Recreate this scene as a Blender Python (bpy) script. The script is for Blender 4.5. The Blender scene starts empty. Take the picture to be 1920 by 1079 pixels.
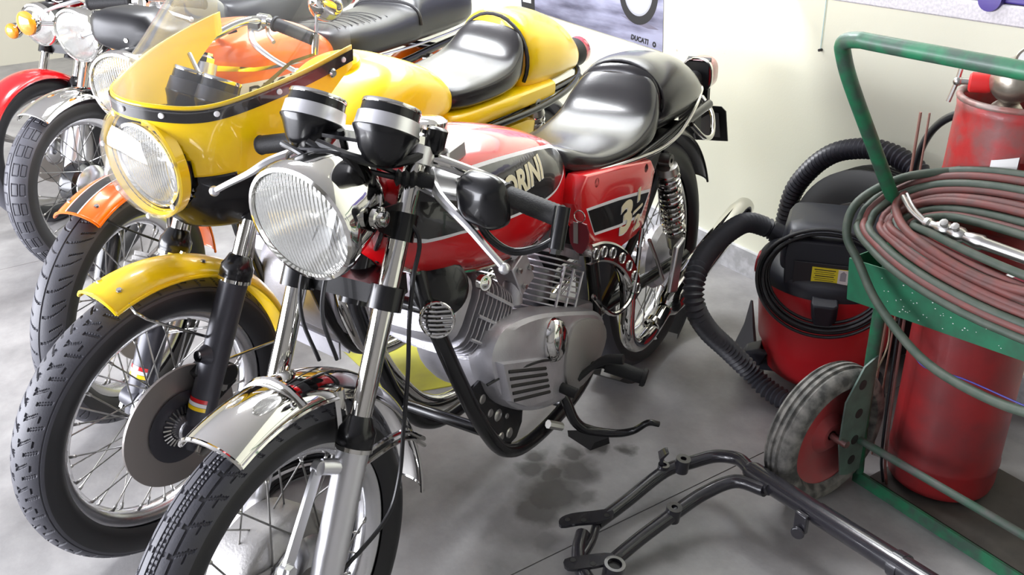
import bpy, bmesh, math, random
import numpy as np
from mathutils import Vector, Matrix
random.seed(4)
sc = bpy.context.scene
COL = sc.collection
PI = math.pi
R = math.radians

# ------------------------------------------------------------------ camera
F_PX, PITCH, ROLL, HCAM, WALLANG = 1667.7, 0.468695, -0.03935, 1.3715, -1.032267
cw, sw = math.cos(-WALLANG), math.sin(-WALLANG)
def rw(v): return Vector((cw*v[0]-sw*v[1], sw*v[0]+cw*v[1], v[2]))
_f = Vector((0, math.cos(PITCH), -math.sin(PITCH))); _r = Vector((1, 0, 0)); _u = _r.cross(_f)
_r2 = _r*math.cos(ROLL)+_u*math.sin(ROLL); _u2 = -_r*math.sin(ROLL)+_u*math.cos(ROLL)
fr, ri, up_ = rw(_f), rw(_r2), rw(_u2)
cam = bpy.data.cameras.new('camera'); camo = bpy.data.objects.new('camera', cam); COL.objects.link(camo)
cam.sensor_fit = 'HORIZONTAL'; cam.sensor_width = 36; cam.lens = F_PX/1920*36; cam.clip_start = .02
camo.matrix_world = Matrix(((ri.x, up_.x, -fr.x, 0), (ri.y, up_.y, -fr.y, 0), (ri.z, up_.z, -fr.z, HCAM), (0, 0, 0, 1)))
sc.camera = camo

# ------------------------------------------------------------------ light
w = bpy.data.worlds.new('sky'); sc.world = w; w.use_nodes = True
wb = w.node_tree.nodes['Background']; wb.inputs[0].default_value = (.80, .88, 1, 1); wb.inputs[1].default_value = 1.6
def area(name, loc, rot, sx, sy, power, col=(1, 1, 1)):
    l = bpy.data.lights.new(name, 'AREA'); l.shape = 'RECTANGLE'; l.size = sx; l.size_y = sy; l.energy = power; l.color = col
    o = bpy.data.objects.new(name, l); COL.objects.link(o); o.location = loc; o.rotation_euler = rot; return o
area('door_daylight', (-3.6, -4.15, 1.25), (R(90), 0, 0), 6.0, 2.3, 600, (.92, .93, 1))          # open roller door the bikes face
area('window_daylight', (-3.0, 2.04, 1.95), (R(-62), 0, 0), 2.6, .85, 42, (.90, .93, 1))        # window above the bikes in the back wall
area('roof_light', (-2.9, 1.0, 2.70), (R(-6), R(-12), 0), 1.1, .9, 110, (.95, .97, 1))       # translucent roof panel over the row
sc.view_settings.view_transform = 'Standard'; sc.view_settings.look = 'None'
sc.view_settings.gamma = 1; sc.view_settings.use_curve_mapping = False
sc.view_settings.exposure = 0.55
try: sc.cycles.max_bounces = 8; sc.cycles.transparent_max_bounces = 12; sc.cycles.sample_clamp_indirect = 6
except Exception: pass

# ------------------------------------------------------------------ materials
MATS = {}
def mat(name, col, rough=.5, metal=0., coat=0., var=0., vscale=8., bump=0., bscale=60., col2=None, spec=.5, trans=0., coatr=.04, detail=4, emis=None):
    if name in MATS: return MATS[name]
    m = bpy.data.materials.new(name); m.use_nodes = True; nt = m.node_tree; b = nt.nodes['Principled BSDF']
    b.inputs['Base Color'].default_value = (*col, 1); b.inputs['Roughness'].default_value = rough
    b.inputs['Metallic'].default_value = metal; b.inputs['Coat Weight'].default_value = coat; b.inputs['Coat Roughness'].default_value = coatr
    b.inputs['Specular IOR Level'].default_value = spec; b.inputs['Transmission Weight'].default_value = trans
    tc = nt.nodes.new('ShaderNodeTexCoord')
    if var or col2:
        n = nt.nodes.new('ShaderNodeTexNoise'); n.inputs['Scale'].default_value = vscale; n.inputs['Detail'].default_value = detail
        nt.links.new(tc.outputs['Object'], n.inputs['Vector'])
        cr = nt.nodes.new('ShaderNodeValToRGB'); c2 = col2 or tuple(c*(1-var) for c in col)
        cr.color_ramp.elements[0].position = .38; cr.color_ramp.elements[1].position = .62
        cr.color_ramp.elements[0].color = (*c2, 1); cr.color_ramp.elements[1].color = (*col, 1)
        nt.links.new(n.outputs['Fac'], cr.inputs[0]); nt.links.new(cr.outputs[0], b.inputs['Base Color'])
    if bump:
        n2 = nt.nodes.new('ShaderNodeTexNoise'); n2.inputs['Scale'].default_value = bscale; n2.inputs['Detail'].default_value = 3
        nt.links.new(tc.outputs['Object'], n2.inputs['Vector'])
        bp = nt.nodes.new('ShaderNodeBump'); bp.inputs['Strength'].default_value = bump; bp.inputs['Distance'].default_value = .002
        nt.links.new(n2.outputs['Fac'], bp.inputs['Height']); nt.links.new(bp.outputs[0], b.inputs['Normal'])
    MATS[name] = m; return m
chrome = mat('chrome', (.66, .65, .62), .06, 1)
alu = mat('polished_aluminium', (.74, .74, .76), .22, 1, bump=.08, bscale=200)
brush = mat('satin_aluminium', (.80, .80, .82), .34, 1)
cast = mat('cast_aluminium', (.60, .59, .63), .40, .7, bump=.25, bscale=260, var=.15, vscale=14)
castd = mat('dull_cast_metal', (.34, .33, .32), .5, .7, bump=.3, bscale=200)
steel = mat('steel', (.50, .49, .47), .3, 1)
black = mat('black_enamel', (.006, .006, .007), .25, 0, .2, spec=.35)
blackm = mat('black_plastic', (.011, .011, .013), .42, spec=.35)
cable = mat('black_cable', (.012, .012, .014), .35)
rubber = mat('tyre_rubber', (.060, .060, .072), .55, bump=.15, bscale=300)
rubberd = mat('sidewall_rubber', (.014, .014, .016), .5)
rubgrip = mat('grip_rubber', (.015, .015, .016), .6, spec=.3, bump=.3, bscale=400)
red = mat('red_paint', (.66, .004, .008), .25, 0, .8, var=.12, vscale=3)
redd = mat('dark_red_paint', (.45, .012, .012), .3, 0, .8)
yellow = mat('yellow_paint', (1.0, .66, .0), .3, 0, .55)
orange = mat('orange_metallic_paint', (.88, .15, .0), .25, .1, .6)
tankblk = mat('black_tank_paint', (.015, .014, .014), .25, 0, .8)
cream = mat('cream_lettering', (.80, .72, .50), .5)
white = mat('white_decal', (.82, .82, .84), .45)
whitepl = mat('white_plastic', (.80, .79, .77), .5)
leather = mat('black_seat_vinyl', (.013, .012, .014), .27, 0, .35, bump=.12, bscale=350, coatr=.16, spec=.4)
leather2 = mat('ribbed_seat_vinyl', (.012, .012, .015), .36, 0, .2, spec=.4, bump=.12, bscale=350, coatr=.3)
amber = mat('amber_lens', (.90, .30, .01), .15, 0, .8, trans=.3)
redlens = mat('red_lens', (.55, .02, .03), .2, 0, .8, trans=.2)
disc = mat('brake_disc_iron', (.36, .33, .31), .42, .85, bump=.1, bscale=120)
tin = mat('tinned_reflector', (.92, .92, .90), .12, 1)
dkgrey = mat('dark_grey_fork_paint', (.045, .045, .055), .38, .2)
cartg = mat('green_cart_paint', (.008, .13, .055), .5, 0, .1, col2=(.03, .065, .045), vscale=26, bump=.2, bscale=120)
hosered = mat('dusty_red_rubber', (.14, .038, .032), .6, col2=(.10, .04, .035), vscale=40)
hosegrn = mat('dusty_green_rubber', (.035, .055, .038), .6, col2=(.055, .068, .05), vscale=40)
cylred = mat('worn_red_cylinder_paint', (.24, .010, .012), .5, 0, .1, col2=(.15, .014, .016), vscale=9, bump=.2, bscale=40, detail=8)
cylrust = mat('scuffed_collar_paint', (.34, .014, .014), .5, 0, .1, col2=(.20, .055, .05), vscale=22, bump=.3, bscale=60, detail=8)
vacred = mat('red_vacuum_plastic', (.55, .015, .022), .38, 0, .1)
vacblk = mat('vacuum_lid_plastic', (.014, .015, .022), .42, spec=.4)
brass = mat('tarnished_regulator_metal', (.42, .38, .32), .36, .9, bump=.2, bscale=80)
greytyre = mat('worn_grey_cart_tyre', (.23, .22, .20), .8, col2=(.07, .07, .065), vscale=34, bump=.5, bscale=70, detail=8)
redhub = mat('faded_red_hub', (.48, .05, .055), .5, col2=(.36, .10, .10), vscale=9)
yel_label = mat('yellow_label', (.85, .75, .03), .5)
ink = mat('black_print', (.02, .02, .02), .6)
engblk = mat('engine_black', (.018, .017, .017), .5)
bluepl = mat('dark_violet_plastic', (.05, .03, .20), .4)
cpt = mat('speckled_grey_laminate', (.50, .48, .50), .45, var=.2, vscale=160)
rodm = mat('rusty_filler_rod', (.25, .13, .10), .6)

def wall_mat():
    m = mat('cream_wall_paint', (.84, .84, .68), .55, bump=.12, bscale=160)
    nt = m.node_tree; b = nt.nodes['Principled BSDF']
    tc = nt.nodes['Texture Coordinate'] if 'Texture Coordinate' in nt.nodes else nt.nodes.new('ShaderNodeTexCoord')
    n = nt.nodes.new('ShaderNodeTexNoise'); n.inputs['Scale'].default_value = 21; n.inputs['Detail'].default_value = 2
    nt.links.new(tc.outputs['Object'], n.inputs['Vector'])
    cr = nt.nodes.new('ShaderNodeValToRGB'); cr.color_ramp.elements[0].position = .76; cr.color_ramp.elements[1].position = .79
    cr.color_ramp.elements[0].color = (.84, .84, .68, 1); cr.color_ramp.elements[1].color = (.50, .42, .32, 1)
    nt.links.new(n.outputs['Fac'], cr.inputs[0]); nt.links.new(cr.outputs[0], b.inputs['Base Color'])
    return m
wallm = wall_mat()
ceilm = mat('ceiling_paint', (.34, .34, .36), .7)
darkwall = mat('unpainted_wall', (.22, .21, .20), .8)

def floor_mat():
    m = mat('oil_stained_concrete', (.40, .385, .37), .42, bump=.15, bscale=90)
    nt = m.node_tree; L = nt.links; b = nt.nodes['Principled BSDF']
    geo = nt.nodes.new('ShaderNodeNewGeometry')
    n = nt.nodes.new('ShaderNodeTexNoise'); n.inputs['Scale'].default_value = 5; n.inputs['Detail'].default_value = 9; n.inputs['Roughness'].default_value = .65
    L.new(geo.outputs['Position'], n.inputs['Vector'])
    cr = nt.nodes.new('ShaderNodeValToRGB'); e = cr.color_ramp.elements
    e[0].position = .32; e[0].color = (.19, .185, .185, 1); e[1].position = .68; e[1].color = (.33, .32, .315, 1)
    L.new(n.outputs['Fac'], cr.inputs[0])
    n3 = nt.nodes.new('ShaderNodeTexNoise'); n3.inputs['Scale'].default_value = 16; n3.inputs['Detail'].default_value = 4
    L.new(geo.outputs['Position'], n3.inputs['Vector'])
    mixv = nt.nodes.new('ShaderNodeMix'); mixv.data_type = 'VECTOR'; mixv.inputs[0].default_value = .065
    L.new(geo.outputs['Position'], mixv.inputs[4]); L.new(n3.outputs['Color'], mixv.inputs[5])
    cur = None
    stains = [(-1.40, 1.0, .05, .75), (-1.36, .90, .075, .85), (-1.335, .84, .055, .75), (-1.46, 1.03, .03, .8), (-1.47, .91, .035, .8), (-1.45, 1.10, .028, .8), (-1.42, .94, .03, .8),
              (-1.40, 1.15, .02, .9), (-1.33, .78, .08, .4), (-1.5, .95, .025, .8), (-1.25, .80, .04, .45), (-1.31, .96, .03, .6), (-1.52, 1.12, .018, .8), (-1.9, .55, .06, .35)]
    for (x, y, r, s) in stains:
        v = nt.nodes.new('ShaderNodeVectorMath'); v.operation = 'DISTANCE'
        k = .935
        v.inputs[1].default_value = (x*k+.032, y*k+.032, .032)
        L.new(mixv.outputs[1], v.inputs[0])
        mr = nt.nodes.new('ShaderNodeMapRange'); mr.inputs[1].default_value = r*.6; mr.inputs[2].default_value = r*1.25; mr.inputs[3].default_value = s; mr.inputs[4].default_value = 0
        L.new(v.outputs['Value'], mr.inputs[0])
        if cur is None: cur = mr.outputs[0]
        else:
            mx = nt.nodes.new('ShaderNodeMath'); mx.operation = 'MAXIMUM'; L.new(cur, mx.inputs[0]); L.new(mr.outputs[0], mx.inputs[1]); cur = mx.outputs[0]
    mm = nt.nodes.new('ShaderNodeMix'); mm.data_type = 'RGBA'; L.new(cur, mm.inputs[0]); L.new(cr.outputs[0], mm.inputs[6]); mm.inputs[7].default_value = (.025, .022, .02, 1)
    L.new(mm.outputs[2], b.inputs['Base Color'])
    return m
floorm = floor_mat()

def flute_glass(name='fluted_lens_glass', scale=48.):
    m = bpy.data.materials.new(name); m.use_nodes = True; nt = m.node_tree; L = nt.links; nt.nodes.clear()
    out = nt.nodes.new('ShaderNodeOutputMaterial'); mx = nt.nodes.new('ShaderNodeMixShader')
    tr = nt.nodes.new('ShaderNodeBsdfTransparent'); tr.inputs[0].default_value = (.93, .94, .93, 1)
    gl = nt.nodes.new('ShaderNodeBsdfPrincipled'); gl.inputs['Base Color'].default_value = (.97, .97, .94, 1); gl.inputs['Metallic'].default_value = .75; gl.inputs['Roughness'].default_value = .14
    tc = nt.nodes.new('ShaderNodeTexCoord'); wv = nt.nodes.new('ShaderNodeTexWave'); wv.wave_type = 'BANDS'; wv.bands_direction = 'Y'; wv.inputs['Scale'].default_value = scale; wv.inputs['Distortion'].default_value = .4
    L.new(tc.outputs['Object'], wv.inputs[0]); bp = nt.nodes.new('ShaderNodeBump'); bp.inputs['Strength'].default_value = .8; bp.inputs['Distance'].default_value = .004
    L.new(wv.outputs['Fac'], bp.inputs['Height']); L.new(bp.outputs[0], gl.inputs['Normal'])
    mx.inputs[0].default_value = .45
    L.new(tr.outputs[0], mx.inputs[1]); L.new(gl.outputs[0], mx.inputs[2]); L.new(mx.outputs[0], out.inputs[0]); return m
lensm = flute_glass()
def clear_mat(name, tint=(.96, .97, .97), base=.05, haze=(.8, .8, .82), hz=.07):
    m = bpy.data.materials.new(name); m.use_nodes = True; nt = m.node_tree; L = nt.links; nt.nodes.clear()
    out = nt.nodes.new('ShaderNodeOutputMaterial'); mx = nt.nodes.new('ShaderNodeMixShader'); m2 = nt.nodes.new('ShaderNodeMixShader')
    tr = nt.nodes.new('ShaderNodeBsdfTransparent'); tr.inputs[0].default_value = (*tint, 1)
    df = nt.nodes.new('ShaderNodeBsdfDiffuse'); df.inputs[0].default_value = (*haze, 1)
    gl = nt.nodes.new('ShaderNodeBsdfGlossy'); gl.inputs['Roughness'].default_value = .05
    lw = nt.nodes.new('ShaderNodeLayerWeight'); lw.inputs[0].default_value = .35
    m2.inputs[0].default_value = hz; L.new(tr.outputs[0], m2.inputs[1]); L.new(df.outputs[0], m2.inputs[2])
    mr = nt.nodes.new('ShaderNodeMapRange'); mr.inputs[3].default_value = base; mr.inputs[4].default_value = .75; L.new(lw.outputs['Facing'], mr.inputs[0])
    pw = nt.nodes.new('ShaderNodeMath'); pw.operation = 'POWER'; pw.inputs[1].default_value = 2.2; L.new(mr.outputs[0], pw.inputs[0])
    ad = nt.nodes.new('ShaderNodeMath'); ad.operation = 'ADD'; ad.inputs[1].default_value = base; L.new(pw.outputs[0], ad.inputs[0])
    L.new(ad.outputs[0], mx.inputs[0]); L.new(m2.outputs[0], mx.inputs[1]); L.new(gl.outputs[0], mx.inputs[2]); L.new(mx.outputs[0], out.inputs[0]); return m
screenm = clear_mat('clear_windscreen_acrylic', (.90, .91, .92), .06)
bubblem = clear_mat('clear_headlight_cover', (.90, .90, .90), .05, hz=.05)

# ------------------------------------------------------------------ mesh tools
def V(*a): return Vector(a[0] if len(a) == 1 else a)
def frame(axis):
    a = Vector(axis).normalized(); h = Vector((0, 0, 1)) if abs(a.z) < .9 else Vector((1, 0, 0))
    x = h.cross(a).normalized(); return a, x, a.cross(x)
def catmull(P, n):
    P = [Vector(p) for p in P]
    if len(P) < 3 or n < 2: return P
    out = []
    for i in range(len(P)-1):
        p0 = P[i-1] if i else P[0]*2-P[1]; p1 = P[i]; p2 = P[i+1]; p3 = P[i+2] if i+2 < len(P) else P[-1]*2-P[-2]
        for k in range(n):
            t = k/n; out.append(.5*((2*p1)+(p2-p0)*t+(2*p0-5*p1+4*p2-p3)*t*t+(3*p1-p0-3*p2+p3)*t**3))
    out.append(P[-1]); return out
def even(pts, step):
    Q = catmull(pts, 24); out = [Q[0]]; acc = 0
    for a, b in zip(Q, Q[1:]):
        L = (b-a).length; acc += L
        while acc >= step and L > 0: out.append(b-(b-a)*((acc-step)/L)); acc -= step
    return out
class MB:
    def __init__(s): s.v = []; s.f = []
    def add(s, vs, fs):
        n = len(s.v); s.v += [tuple(v) for v in vs]; s.f += [tuple(i+n for i in f) for f in fs]; return s
    def tube(s, pts, r, seg=10, n=6, closed=False, cap=True):
        rr = r if isinstance(r, (list, tuple)) else [r]*len(pts)
        if n > 1 and len(pts) > 2:
            Q = catmull(pts, n); rq = []
            for i in range(len(Q)):
                t = i/n; k = min(int(t), len(rr)-2); rq.append(rr[k]+(rr[k+1]-rr[k])*(t-k))
        else: Q = [Vector(p) for p in pts]; rq = list(rr)
        vs = []; fs = []; m = len(Q); T0 = None
        for i in range(m):
            if closed: t = (Q[(i+1) % m]-Q[i-1])
            else: t = Q[min(i+1, m-1)]-Q[max(i-1, 0)]
            if t.length < 1e-9: t = Vector((0, 0, 1))
            t.normalize()
            if T0 is None: _, x, y = frame(t)
            else:
                q = T0.rotation_difference(t); x = q @ x; x = (x-t*x.dot(t)).normalized(); y = t.cross(x)
            T0 = t
            for k in range(seg):
                a = 2*PI*k/seg; vs.append(Q[i]+(x*math.cos(a)+y*math.sin(a))*rq[i])
        for i in range(m if closed else m-1):
            for k in range(seg):
                a = i*seg+k; b = i*seg+(k+1) % seg; c = ((i+1) % m)*seg+(k+1) % seg; d = ((i+1) % m)*seg+k; fs.append((a, b, c, d))
        if cap and not closed: fs.append(tuple(range(seg-1, -1, -1))); fs.append(tuple((m-1)*seg+k for k in range(seg)))
        return s.add(vs, fs)
    def lathe(s, prof, o=(0, 0, 0), axis=(0, 0, 1), seg=24, a0=0, a1=2*PI, close=False):
        a, x, y = frame(axis); o = Vector(o); full = abs(a1-a0-2*PI) < 1e-6; vs = []; fs = []; na = seg if full else seg+1; m = len(prof)
        for k in range(na):
            t = a0+(a1-a0)*k/seg; d = x*math.cos(t)+y*math.sin(t)
            for (h, r) in prof: vs.append(o+a*h+d*r)
        for k in range(seg):
            k2 = (k+1) % na
            for j in range(m if close else m-1):
                j2 = (j+1) % m; fs.append((k*m+j, k2*m+j, k2*m+j2, k*m+j2))
        return s.add(vs, fs)
    def cyl(s, p, q, r, seg=14, r2=None):
        p, q = Vector(p), Vector(q); L = (q-p).length; r2 = r if r2 is None else r2
        return s.lathe([(0, 0), (0, r), (L, r2), (L, 0)], p, q-p, seg)
    def box(s, c, d, rot=None):
        c = Vector(c); vs = []
        for sx in (-1, 1):
            for sy in (-1, 1):
                for sz in (-1, 1):
                    v = Vector((sx*d[0]/2, sy*d[1]/2, sz*d[2]/2)); v = rot @ v if rot else v; vs.append(c+v)
        return s.add(vs, [(0, 1, 3, 2), (4, 6, 7, 5), (0, 4, 5, 1), (2, 3, 7, 6), (0, 2, 6, 4), (1, 5, 7, 3)])
    def loft(s, rings, cap=True):
        m = len(rings[0]); vs = [p for r_ in rings for p in r_]; fs = []
        for i in range(len(rings)-1):
            for k in range(m):
                k2 = (k+1) % m; fs.append((i*m+k, i*m+k2, (i+1)*m+k2, (i+1)*m+k))
        if cap: fs.append(tuple(range(m-1, -1, -1))); fs.append(tuple((len(rings)-1)*m+k for k in range(m)))
        return s.add(vs, fs)
    def sph(s, c, r, seg=14, rg=8):
        rr = r if isinstance(r, (tuple, list)) else (r, r, r); c = Vector(c); vs = []; fs = []
        for i in range(rg+1):
            t = PI*i/rg
            for k in range(seg):
                a = 2*PI*k/seg; vs.append(c+Vector((rr[0]*math.sin(t)*math.cos(a), rr[1]*math.sin(t)*math.sin(a), rr[2]*math.cos(t))))
        for i in range(rg):
            for k in range(seg): fs.append((i*seg+k, i*seg+(k+1) % seg, (i+1)*seg+(k+1) % seg, (i+1)*seg+k))
        return s.add(vs, fs)
    def grid(s, fn, nu, nv, cu=False):
        vs = [fn(i/(nu if cu else nu-1), j/(nv-1)) for i in range(nu) for j in range(nv)]; fs = []
        for i in range(nu if cu else nu-1):
            for j in range(nv-1): fs.append((i*nv+j, ((i+1) % nu)*nv+j, ((i+1) % nu)*nv+j+1, i*nv+j+1))
        return s.add(vs, fs)
    def prism(s, pts, d):
        d = Vector(d); n = len(pts); P = [Vector(p) for p in pts]
        return s.add(P+[p+d for p in P], [tuple(range(n)), tuple(range(2*n-1, n-1, -1))]+[((i+1) % n, i, n+i, n+(i+1) % n) for i in range(n)])
    def plate(s, pts, th, c=0): return s
TM = [Matrix.Identity(4)]
def build(name, mb, m, parent=None, angle=40, T=None, mod=None, label=None, keep=False):
    T = TM[0] if T is None else T
    me = bpy.data.meshes.new(name); vs = mb.v
    if T is not None and T != Matrix.Identity(4): vs = [tuple(T @ Vector(v)) for v in vs]
    me.from_pydata(vs, [], mb.f); me.validate(verbose=False)
    bm = bmesh.new(); bm.from_mesh(me); bmesh.ops.remove_doubles(bm, verts=bm.verts, dist=1e-5); bmesh.ops.recalc_face_normals(bm, faces=bm.faces); bm.to_mesh(me); bm.free()
    for mm in (m if isinstance(m, (list, tuple)) else [m]): me.materials.append(mm)
    for p in me.polygons: p.use_smooth = True
    try: me.set_sharp_from_angle(angle=R(angle))
    except Exception: pass
    o = bpy.data.objects.new(name, me); COL.objects.link(o)
    if parent: o.parent = parent
    if label: o['label'] = label
    if mod == 'bevel':
        b = o.modifiers.new('b', 'BEVEL'); b.width = .004; b.segments = 2; b.limit_method = 'ANGLE'
    return o
def pieces(name, mb, m, parent=None, **k):
    par = list(range(len(mb.v)))
    def find(i):
        while par[i] != i: par[i] = par[par[i]]; i = par[i]
        return i
    key = {}
    for i, v in enumerate(mb.v):
        q = tuple(round(c, 5) for c in v)
        if q in key: par[find(i)] = find(key[q])
        else: key[q] = i
    for f in mb.f:
        for j in f[1:]: par[find(j)] = find(f[0])
    gr = {}
    for f in mb.f: gr.setdefault(find(f[0]), []).append(f)
    out = []
    for fs in gr.values():
        ids = sorted({i for f in fs for i in f}); mp = {a: b for b, a in enumerate(ids)}; q = MB(); q.add([mb.v[i] for i in ids], [tuple(mp[i] for i in f) for f in fs]); out.append(build(name, q, m, parent, **k))
    return out
def tag(o, label, cat, group=None):
    o['label'] = label; o['category'] = cat
    if group: o['group'] = group
    return o
def thing(name, label, cat, loc=(0, 0, 0), rot=(0, 0, 0), group=None):
    o = bpy.data.objects.new(name, None); o.empty_display_size = .1; COL.objects.link(o); o.location = loc; o.rotation_euler = rot; return tag(o, label, cat, group)
def struct(name, mb, m, parent=None):
    o = build(name, mb, m, parent)
    if parent is None: o['kind'] = 'structure'
    return o
def inst(name, me, parent, M):
    o = bpy.data.objects.new(name, me); COL.objects.link(o); o.parent = parent; o.matrix_local = M; return o
def text_mb(txt, size, fn, shear=0., bold=0., depth=.0, sub=2):
    """lettering as real thin mesh; fn maps (x, y, d) -> point on the surface it sits on"""
    cu = bpy.data.curves.new('t', 'FONT'); cu.body = txt; cu.size = size; cu.shear = shear; cu.offset = bold; cu.resolution_u = 4; cu.align_x = 'CENTER'; cu.align_y = 'CENTER'
    cu.fill_mode = 'FRONT'
    o = bpy.data.objects.new('t', cu); COL.objects.link(o); dg = bpy.context.evaluated_depsgraph_get(); me = bpy.data.meshes.new_from_object(o.evaluated_get(dg))
    bpy.data.objects.remove(o); bpy.data.curves.remove(cu)
    bm = bmesh.new(); bm.from_mesh(me); bmesh.ops.triangulate(bm, faces=bm.faces)
    if sub: bmesh.ops.subdivide_edges(bm, edges=[e for e in bm.edges if e.calc_length() > size*.25], cuts=sub, use_grid_fill=True)
    mb = MB(); mb.add([fn(v.co.x, v.co.y, 0) for v in bm.verts], [tuple(v.index for v in f.verts) for f in bm.faces]); bm.free(); bpy.data.meshes.remove(me); return mb
def poly_mb(pts, fn, cuts=5):
    bm = bmesh.new(); vs = [bm.verts.new((p[0], p[1], 0)) for p in pts]; bm.faces.new(vs); bmesh.ops.triangulate(bm, faces=bm.faces)
    for _ in range(cuts): bmesh.ops.subdivide_edges(bm, edges=[e for e in bm.edges if e.calc_length() > .012], cuts=1); bmesh.ops.triangulate(bm, faces=bm.faces)
    bm.verts.index_update(); mb = MB(); mb.add([fn(v.co.x, v.co.y, 0) for v in bm.verts], [tuple(v.index for v in f.verts) for f in bm.faces]); bm.free(); return mb
def smoothpoly(pts, n=4, closed=True):
    P = [Vector((p[0], p[1], 0)) for p in pts]; m = len(P); out = []
    for i in range(m):
        p0, p1, p2, p3 = P[i-1], P[i], P[(i+1) % m], P[(i+2) % m]
        for k in range(n):
            t = k/n; q = .5*((2*p1)+(p2-p0)*t+(2*p0-5*p1+4*p2-p3)*t*t+(3*p1-p0-3*p2+p3)*t**3); out.append((q.x, q.y))
    return out

# ------------------------------------------------------------------ room
XL, XR, YB, YF, ZC = -7.6, 2.6, 2.10, -4.3, 2.75
m = MB().box(((XL+XR)/2, (YB+YF)/2, -.06), (XR-XL+.6, YB-YF+.6, .10)); fl = struct('floor', m, mat('joint_filler', (.62, .60, .57), .5))
xs = [XL, -5.94, -3.57, -1.20, 1.17, XR]; ys = [YF-.2, -2.9, -.9, YB]
k = 0
for i in range(5):
    for j in range(3):
        x0, x1, y0, y1 = xs[i]+.0015, xs[i+1]-.0015, ys[j]+.0015, ys[j+1]-.0015
        o = build('concrete_slab', MB().box(((x0+x1)/2, (y0+y1)/2, -.005), (x1-x0, y1-y0, .010)), floorm, fl)
struct('wall_back', MB().box(((XL+XR)/2, YB+.06, ZC/2), (XR-XL, .12, ZC)), wallm)
struct('wall_left', MB().box((XL-.06, (YB+YF)/2, ZC/2), (.12, YB-YF, ZC)), mat('dull_beige_wall', (.36, .34, .27), .7))
struct('wall_right', MB().box((XR+.06, (YB+YF)/2, ZC/2), (.12, YB-YF, ZC)), darkwall)
mfr = MB(); mfr.box(((XL-6.7)/2, YF-.06, ZC/2), (-6.7-XL, .12, ZC)); mfr.box(((-.5+XR)/2, YF-.06, ZC/2), (XR+.5, .12, ZC)); mfr.box((-3.6, YF-.06, 2.60), (6.2, .12, .30))
struct('wall_front', mfr, darkwall)
struct('ceiling', MB().box(((XL+XR)/2, (YB+YF)/2, ZC+.05), (XR-XL, YB-YF, .1)), ceilm)
bb = MB(); bb.box(((XL+XR)/2, YB-.008, .047), (XR-XL, .016, .094)); struct('baseboard_back', bb, mat('scuffed_grey_baseboard', (.60, .60, .62), .5, col2=(.42, .42, .43), vscale=30))
# window above the bikes (out of frame, the light comes through it)
wf = MB()
for (c, d) in (((-3.0, 2.085, 2.36), (2.8, .05, .06)), ((-3.0, 2.085, 1.52), (2.8, .05, .06)), ((-4.37, 2.085, 1.94), (.06, .05, .84)), ((-1.63, 2.085, 1.94), (.06, .05, .84)), ((-3.0, 2.085, 1.94), (.04, .05, .84))): wf.box(c, d)
struct('window_1', wf, whitepl)

# ------------------------------------------------------------------ motorcycle components (bike frame: x forward, y left, z up, origin under rear axle)
RK = R(27)
def steerM(wbx, delta):
    piv = Vector((wbx-.06, 0, .315)); return Matrix.Translation(piv) @ Matrix.Rotation(delta, 4, Vector((-math.sin(RK), 0, math.cos(RK)))) @ Matrix.Translation(-piv)
def cfun(x, c, w, s=1.5):  # soft groove profile around c
    d = abs(x-c); return max(0., min(1., (w-d)/s+.5)) if d < w+s else 0.
def pat_ribs(p, t):
    d = 0
    for c in (-9, 9, 30, -30): d = max(d, 1.0*(abs(p-c) < 1.7))
    a = abs(p)
    if a < 9: d = max(d, .55*((t*1.0 % 1.6) < .5) if 1.5 < a < 7.5 else 0, (a < 1.0))
    if 9 < a < 30: d = max(d, (t % 8 < .9) * (a > 20 or a < 14))
    if 30 < a < 62:
        k = t % 8; d = max(d, abs(k-(a-30)/32*3.0-1) < .5, (abs(a-48) < 1.6) * (k < 4))
    return float(d)
def pat_slots(p, t):
    a = abs(p); t2 = t+(4.5 if p < 0 else 0); k = t2 % 9; d = 0
    if 20 < a < 52: d = abs(k-(a-20)/32*2.2-1) < .5
    if 2 < a < 11: d = max(d, abs(k-5.3) < .5)
    if 4 < a < 30: d = max(d, abs(k-(a-4)/26*3.2-3.6) < .5)
    if abs(a-38) < 2.0 and 4.2 < k < 6.4: d = 1
    if abs(a-58) < 1.2: d = max(d, .6)
    return float(d)
def pat_chev(p, t):
    a = abs(p); t2 = t+(5.5 if p < 0 else 0); k = t2 % 11; d = 0
    if 5 < a < 60:
        q = (a-5)/55; d = abs(k-(1+q*q*6.5)) < .42*(1-q*.4)
    if 26 < a < 58: d = max(d, abs(k-(6.5+(a-26)/32*3.5)) < .35)
    if abs(p) < 1.6: d = max(d, .8)
    return float(d)
def pat_hex(p, t):
    k = t % 12; d = abs(p) < 1.4; a = abs(p); k = (t+(6 if p < 0 else 0)) % 12
    for lo, hi in ((10, 32), (40, 58)):
        if lo < a < hi: d = max(d, (abs(k-1.5) < .35 or abs(k-8.5) < .35)); 
        if (abs(a-lo) < 1.4 or abs(a-hi) < 1.4) and 1.2 < k < 8.8: d = 1
    return float(d)
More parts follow.
